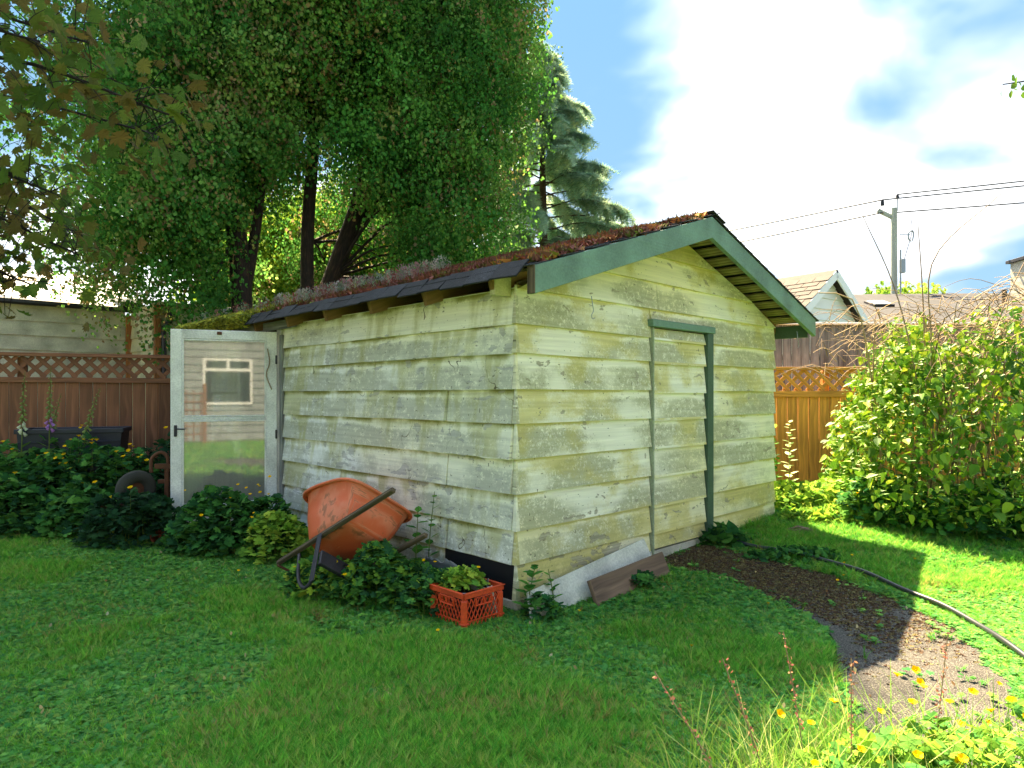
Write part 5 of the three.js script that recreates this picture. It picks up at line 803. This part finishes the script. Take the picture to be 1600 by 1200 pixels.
// ---------- bramble thicket on the right ----------
{
  const t = thing('vine_thicket', 'tall tangle of vines and bare canes with bright leaves on the right', 'bush', [5.12, 0.2, -7.3]), r = rng(601);
  const canes = new Acc(), bare = ['#7d6a52', '#8f7a5e', '#6a5844', '#9c8868'].map(lin);
  const env = (a) => 1.75 + 0.25 * Math.sin(a * 3 + 1), pointOn = () => { const a = r() * 6.2832, c = r(), e = env(a), s = Math.sqrt(1 - c * c * 0.75), q = 0.62 + 0.4 * Math.pow(r(), 0.5); return [Math.cos(a) * e * s * q, 0.08 + c * (1.98 + 0.14 * Math.cos(a)) * (0.55 + 0.45 * q) * (0.8 + 0.35 * n2(a * 2.5, 4)), Math.sin(a) * e * 0.85 * s * q]; };
  for (let i = 0; i < 90; i++) { const a = r() * 6.28, x = Math.cos(a) * r() * 1.3, z = Math.sin(a) * r() * 1.2, h = 1.2 + r() * 1.1, dx = (r() - 0.5) * 1.6, dz = (r() - 0.5) * 1.2; canes.add(tube([[x, 0, z], [x + dx * 0.3, h * 0.6, z + dz * 0.3], [x + dx * 0.7, h, z + dz * 0.7], [x + dx * 1.3, h * (0.75 + 0.3 * r()), z + dz * 1.2]], 0.008 + 0.008 * r(), 12, 4, 0.35), I4, pick(r, bare)); }
  for (let i = 0; i < 430; i++) { const a = r() * 6.28, q = Math.sqrt(r()) * 1.7, x = Math.cos(a) * q, z = Math.sin(a) * q * 0.8, y = 1.55 + 0.75 * r() + 0.2 * Math.cos(a), d = r() * 6.28, L = 0.3 + 0.5 * r(); canes.add(tube([[x, y, z], [x + Math.cos(d) * L * 0.5, y + 0.15, z + Math.sin(d) * L * 0.5], [x + Math.cos(d) * L, y - 0.1 + 0.3 * r(), z + Math.sin(d) * L]], 0.005, 6, 3, 0.4), I4, pick(r, bare)); }
  obj('canes', canes.geo(), mats.solidVC, t).userData.kind = 'stuff';
  const tall = [[[-1.0, 0.4, 0.6], [-1.1, 1.6, 0.5], [-1.25, 2.4, 0.4], [-1.5, 3.1, 0.3]], [[-0.95, 0.4, 0.6], [-0.95, 1.8, 0.55], [-0.9, 2.6, 0.5], [-0.15, 3.3, 0.4]], [[-0.6, 1.0, 0.3], [0.2, 2.0, 0.3], [1.0, 2.5, 0.3], [1.9, 2.95, 0.4]], [[-0.5, 1.1, 0.5], [0.4, 1.9, 0.4], [1.2, 2.3, 0.5], [2.0, 2.6, 0.6]], [[0.2, 1.2, 0], [0.5, 2.2, 0], [0.75, 2.95, 0]], [[0.6, 1.3, 0.1], [0.85, 2.3, 0.1], [1.15, 3.1, 0.1]], [[-0.3, 1.2, 0.2], [0.1, 2.2, 0.1], [0.45, 2.8, 0]], [[0.9, 1.2, 0.3], [1.3, 2.4, 0.2], [1.35, 3.0, 0.2]], [[-0.9, 1.3, 0.4], [-0.95, 2.4, 0.4], [-0.93, 3.0, 0.3]]];
  for (const L of tall) obj('bare_cane', trunkAcc([[L, 0.011, 0.35, 18]]), mats.deadStem, t);
  const cols = ['#7aa32c', '#93b534', '#628c2a', '#b3c63e', '#4f7d2a'].map(lin), ms = cols.map((c) => { const m = leafM(0.45, { roughness: 0.6, specularIntensity: 0.5 }); m.vertexColors = false; m.color.setRGB(...c); return m; });
  const ori = () => [-2.35 + (r() - 0.5) * 1.7, r() * 6.28, (r() - 0.5) * 1.0]; const list = [];
  for (let i = 0; i < 19000; i++) {
    const p = pointOn(); if (n3(p[0] * 2.2, p[1] * 2.2, p[2] * 2.2 + 5) < 0.27) continue; if (p[1] > 1.75 && r() < 0.55) continue; const s = 0.042 + 0.075 * Math.pow(r(), 2.4);
    if (i < 300 * 2.2 && p[2] > 0.35 && t.children.filter((c) => c.name === 'leaf').length < 280) { const o = obj('leaf', heartLeaf, pick(r, ms), t, p, ori()); o.rotation.order = 'YXZ'; o.scale.setScalar(s * 1.25); } else { const e = ori(), q = new THREE.Matrix4().compose(V3(...p), new THREE.Quaternion().setFromEuler(new THREE.Euler(e[0], e[1], e[2], 'YXZ')), V3(s, s, s)); list.push([q, vary(r, pick(r, cols), 0.25)]); }
  }
  inst('leaves', heartLeaf, leafM(0.45, { roughness: 0.6, specularIntensity: 0.5 }), list, t);
  // big leaves climbing past the canes
}
[[3.75, -6.75, 0.5, 0.55, 0.35, 14, 'buttercups under the left end of the vine thicket'], [4.4, -6.3, 0.55, 0.65, 0.3, 16, 'buttercups in front of the vine thicket'], [5.1, -6.15, 0.5, 0.5, 0.3, 6, 'leafy buttercups below the thicket at the right edge']].forEach(([x, z, rx, ry, rz, f, label], i) => mound({ name: 'buttercup_plant', label, at: [x, z], rx, ry, rz, n: Math.round(2000 * rx * (rz + 0.3)), flowers: f, seed: 620 + i, cols: [...BG, LG[2]], fs: 0.02, core: 0.8, fh: 0.1, group: 'buttercups under the thicket' }));
[[3.1, -7.6, 0.45, 0.22, 0.4, 'sunlit ground leaves at the far corner of the shed'], [3.7, -7.7, 0.55, 0.3, 0.5, 'sunlit ground leaves below the orange fence'], [3.25, -6.95, 0.5, 0.13, 0.3, 'sunlit low leaves between shed corner and thicket']].forEach(([x, z, rx, ry, rz, label], i) => mound({ name: 'ground_cover_plant', label, at: [x, z], rx, ry, rz, n: 900, seed: 640 + i, cols: LG, size: 0.06, leaf: heartLeaf, stems: 0, core: 0.8, group: 'sunlit ground leaves by the fence' }));
// vine on the far corner of the shed
{
  const [x, z] = fromShed(LW + 0.08, -0.12), t = thing('climbing_vine', 'bright green vine climbing the far right corner of the shed', 'vine', [x, 0.18, z]), r = rng(650), a = new Acc(); obj('stem', tube([[0, 0, 0], [0.02, 0.4, 0.01], [0, 0.9, 0]], 0.006, 12, 5, 0.4), mats.stem, t);
  for (let i = 0; i < 130; i++) { const y = r() * 1.0, s = 0.05 + 0.04 * r(); a.add(heartLeaf, mat4([0.03 + r() * 0.1 * (1.1 - y * 0.6), y, (r() - 0.5) * 0.25], [-2 + (r() - 0.5), r() * 6.28, r() - 0.5], [s, s, s]), vary(r, pick(r, LG), 0.25)); } obj('foliage', a.geo(), mats.leaf, t).userData.kind = 'stuff';
}
// dry sticks on the ground past the path
{ const t = thing('stick_pile', 'small heap of dry sticks on the grass by the shed', 'sticks', [2.75, gy(2.75, -6.45), -6.45]), r = rng(660); for (let i = 0; i < 26; i++) obj('stick', tube([[-0.22 * r(), 0.02, (r() - 0.5) * 0.2], [0, 0.05 + 0.02 * r(), (r() - 0.5) * 0.15], [0.25 * r(), 0.02, (r() - 0.5) * 0.2]], 0.004, 5, 4), mats.deadStem, t); }

// ---------- lawn ----------
const blade = (() => { const a = new Acc(), r = rng(700); for (let k = 0; k < 13; k++) { const h = 0.5 + 0.5 * r(), w = 0.024, b = 0.25 + 0.45 * r(); const g = fromQuads([[[-w, 0, 0], [w, 0, 0], [w * 0.75, h * 0.55, b * 0.25], [-w * 0.75, h * 0.55, b * 0.25]]], [[[-w * 0.75, h * 0.55, b * 0.25], [w * 0.75, h * 0.55, b * 0.25], [0, h, b]]]); a.add(g, mat4([(r() - 0.5) * 0.5, 0, (r() - 0.5) * 0.5], [0, r() * 6.28, 0]), vary(r, [1, 1, 1], 0.2)); } return a.geo(); })();
const cover = (() => { const a = new Acc(), r = rng(701); for (let k = 0; k < 5; k++) { const s = 0.45 + 0.25 * r(); a.add(cupLeaf, mat4([(r() - 0.5) * 1.3, 0.35 + 0.3 * r(), (r() - 0.5) * 1.3], [0, r() * 6.28, 0]).multiply(mat4([0, 0, 0], [-1.35 + (r() - 0.5) * 0.5, 0, 0], [s, s, s])), vary(r, [1, 1, 1], 0.2)); } return a.geo(); })();
const keepOff = (x, z) => { const [a, b] = toShed(x, z); if (a > -0.03 && a < LW + 0.02 && b < 0.03 && b > -DW) return true; return false; };
{
  const r = rng(710), gl = [], cl = [], gc = ['#5ea434', '#70b33a', '#4f9732', '#88be44', '#9ab252'].map(lin), cc = ['#559644', '#65a24a', '#488840', '#7aac52'].map(lin), straw = lin('#a89a5c');
  const dense = (x, z) => fbm(x * 1.1 + 20, z * 1.1 + 3, 4);
  for (let i = 0; i < 230000; i++) {
    const u = r(), d = 1.3 + 7.2 * Math.pow(u, 1.25), x = (r() * 2 - 1) * (0.82 * d + 0.6), z = -d; if (keepOff(x, z)) continue; const onp = inPath(x, z, 0.01 + 0.07 * (n2(x * 9, z * 9) - 0.5)); if (onp && r() < 0.996) continue;
    const n = dense(x, z), bare = ss(0.30, 0.24, Math.hypot((x + 1.0) * 0.8, (z + 4.28))) * 0.8; if (r() < bare * 0.7) continue; const y = gy(x, z) + (onp ? 0.02 : 0);
    if (n + 0.3 * (r() - 0.5) > 0.46) { const s = (0.018 + 0.017 * r()); cl.push([mat4([x, y, z], [(r() - 0.5) * 0.3, r() * 6.28, (r() - 0.5) * 0.3], [s * 1.6, s * 1.5, s * 1.6]), vary(r, pick(r, cc), 0.25)]); if (r() < 0.45) continue; }
    const s = 0.032 + 0.034 * r() + 0.022 * ss(0.5, 0.3, n), c = r() < 0.04 + 0.16 * ss(0.62, 0.75, fbm(x * 1.6 + 50, z * 1.6, 3)) ? straw : pick(r, gc); gl.push([mat4([x, y, z], [(r() - 0.5) * 0.3, r() * 6.28, (r() - 0.5) * 0.3], [s * 1.1, s, s * 1.1]), vary(r, c, 0.25)]);
  }
  for (let i = 0; i < 16000; i++) { const x = (r() * 2 - 1) * 9, z = -1.3 + r() * 9; const s = 0.07 + 0.05 * r(); if (inPath(x, z, 0)) continue; gl.push([mat4([x, gy(x, z), z], [0, r() * 6.28, 0], [s * 1.6, s, s * 1.6]), vary(r, pick(r, gc), 0.25)]); }
  for (let i = 0; i < 7000; i++) { const x = 2.2 + r() * 6, z = -5 - r() * 4.3; if (keepOff(x, z) || inPath(x, z, 0)) continue; const s = 0.06 + 0.05 * r(); gl.push([mat4([x, gy(x, z), z], [0, r() * 6.28, 0], [s * 1.3, s, s * 1.3]), vary(r, pick(r, gc), 0.25)]); }
  tag(inst('lawn_grass', blade, mats.grass, gl), 'green grass blades growing all over the lawn', 'grass'); tag(inst('ground_cover', cover, mats.leaf, cl), 'creeping lobed leaves spread in patches through the lawn', 'ground cover');
  // fallen bits of pale bark and leaf
  const ll = []; for (let i = 0; i < 160; i++) { const d = 3 + 4 * r(), x = (r() * 2 - 1) * 0.7 * d, z = -d; if (keepOff(x, z)) continue; ll.push([mat4([x, gy(x, z) + 0.03, z], [-1.5 + r(), r() * 6.28, r()], [0.03, 0.03, 0.03]), vary(r, pick(r, [lin('#c9b48a'), lin('#8a6a44'), lin('#b0a070')]), 0.3)]); }
  tag(inst('fallen_leaves', ovalLeaf, mats.leaf, ll), 'dry fallen leaves and bark flakes scattered on the lawn', 'leaves');
}
// single buttercups out on the lawn
[[-0.43, -3.95], [-2.1, -5.2], [0.42, -4.3], [0.98, -3.7], [2.45, -5.0], [2.6, -5.3], [2.35, -4.9], [2.75, -5.5], [3.2, -5.4], [1.68, -4.45]].forEach(([x, z], i) => { const t = thing('lawn_buttercup', ['single yellow buttercup in the lawn left of the orange crate', 'single yellow buttercup near the storm door plants', 'single yellow buttercup below the white panel', 'single yellow buttercup in the shaded lawn mid right', 'yellow buttercup beside the hose, nearest the camera', 'yellow buttercup beside the hose, second from the camera', 'yellow buttercup at the path edge by the hose', 'yellow buttercup farthest along the hose', 'yellow buttercup in the sunlit grass', 'single yellow buttercup at the left edge of the path'][i], 'flower', [x, gy(x, z), z], i, 'buttercups scattered over the lawn'); obj('stem', tube([[0, 0, 0], [0.005, 0.05, 0], [0, 0.085, 0.005]], 0.0016, 5, 4), mats.stem, t); const f = obj('flower_head', flowerGeo, flowerM, t, [0, 0.085, 0.005], [0.3, 0, 0.1]); f.scale.setScalar(0.014); });

// ---------- tall sunlit plants in the near right corner ----------
const longGrass = (seed, n, h, w) => { const a = new Acc(), r = rng(seed); for (let k = 0; k < n; k++) { const hh = h * (0.5 + 0.6 * r()), b = hh * (0.15 + 0.5 * r()), ww = 0.003 + 0.0025 * r(), q = []; for (let j = 0; j < 4; j++) { const f0 = j / 4, f1 = (j + 1) / 4, c = (f) => [b * f * f, hh * (f - 0.18 * f * f * f), 0], p0 = c(f0), p1 = c(f1), w0 = ww * (1 - f0 * 0.9), w1 = ww * (1 - f1 * 0.95); q.push([[p0[0], p0[1], -w0], [p0[0], p0[1], w0], [p1[0], p1[1], w1], [p1[0], p1[1], -w1]]); } a.add(fromQuads(q), mat4([(r() - 0.5) * w, 0, (r() - 0.5) * w], [0, r() * 6.28, 0]), vary(r, pick(r, ['#7ca63a', '#8fb046', '#6a9432', '#b3b86e'].map(lin)), 0.2)); } return a.geo(); };
[[0.74, -2.0, 0.55, 'leftmost tall grass tuft at the lower right'], [0.95, -1.95, 0.6, 'tall grass tuft left of the foreground buttercups'], [1.2, -2.0, 0.6, 'tall grass tuft between the foreground buttercups'], [1.5, -2.05, 0.57, 'tall grass tuft behind the right foreground buttercups'], [0.85, -1.75, 0.55, 'short grass tuft closest to the camera']].forEach(([x, z, h, label], i) => { const t = thing('tall_grass', label, 'grass', [x, gy(x, z), z], 0, 'tall sunlit grass in the near corner'); obj('blades', longGrass(720 + i, 340, h, 0.46), mats.grass, t).userData.kind = 'stuff'; });
[[1.02, -1.95, 0.3, 0.50, 0.26, 12, 'tall sunlit buttercup clump at the bottom of the view'], [1.38, -2.0, 0.32, 0.50, 0.26, 15, 'tall sunlit buttercup clump at the lower right'], [1.78, -2.1, 0.34, 0.48, 0.28, 12, 'tall sunlit buttercup clump at the right edge']].forEach(([x, z, rx, ry, rz, f, label], i) => mound({ name: 'buttercup_plant', label, at: [x, z], rx, ry, rz, n: 800, flowers: f, seed: 740 + i, cols: [LG[0], LG[2], BG[4], BG[2], LG[1]], size: 0.044, fs: 0.0145, fh: 0.2, group: 'tall buttercups in the near corner', core: 0.9, stems: 60 }));
[[0.66, -1.95, 0.66, -0.25, 'leftmost red sorrel stalk leaning left over the shaded lawn'], [0.78, -2.0, 0.68, -0.16, 'red sorrel stalk beside the leftmost one'], [0.9, -2.05, 0.74, -0.08, 'tallest red sorrel stalk in the near corner'], [1.0, -2.0, 0.68, 0.0, 'red sorrel stalk among the tall grass'], [1.3, -2.1, 0.72, 0.05, 'red sorrel stalk behind the buttercups']].forEach(([x, z, h, lean, label], i) => {
  const t = thing('sorrel_stalk', label, 'plant', [x, gy(x, z), z], 0, 'sorrel stalks in the near corner'), r = rng(760 + i), a = new Acc(), P = (f) => [lean * f * f, h * f, 0]; obj('stem', tube([P(0), P(0.5), P(1)], 0.0018, 12, 4), mats.deadStem, t);
  for (let k = 0; k < 46; k++) { const p = P(0.6 + 0.4 * k / 46); a.add(ovalLeaf, mat4([p[0] + (r() - 0.5) * 0.016, p[1], p[2] + (r() - 0.5) * 0.016], [r() * 6, r() * 6, r() * 6], [0.012, 0.012, 0.012]), vary(r, pick(r, [lin('#a8675a'), lin('#b9896e'), lin('#8f5a4c')]), 0.25)); } obj('seeds', a.geo(), mats.leaf, t).userData.kind = 'stuff';
});

renderer.render(scene, camera);
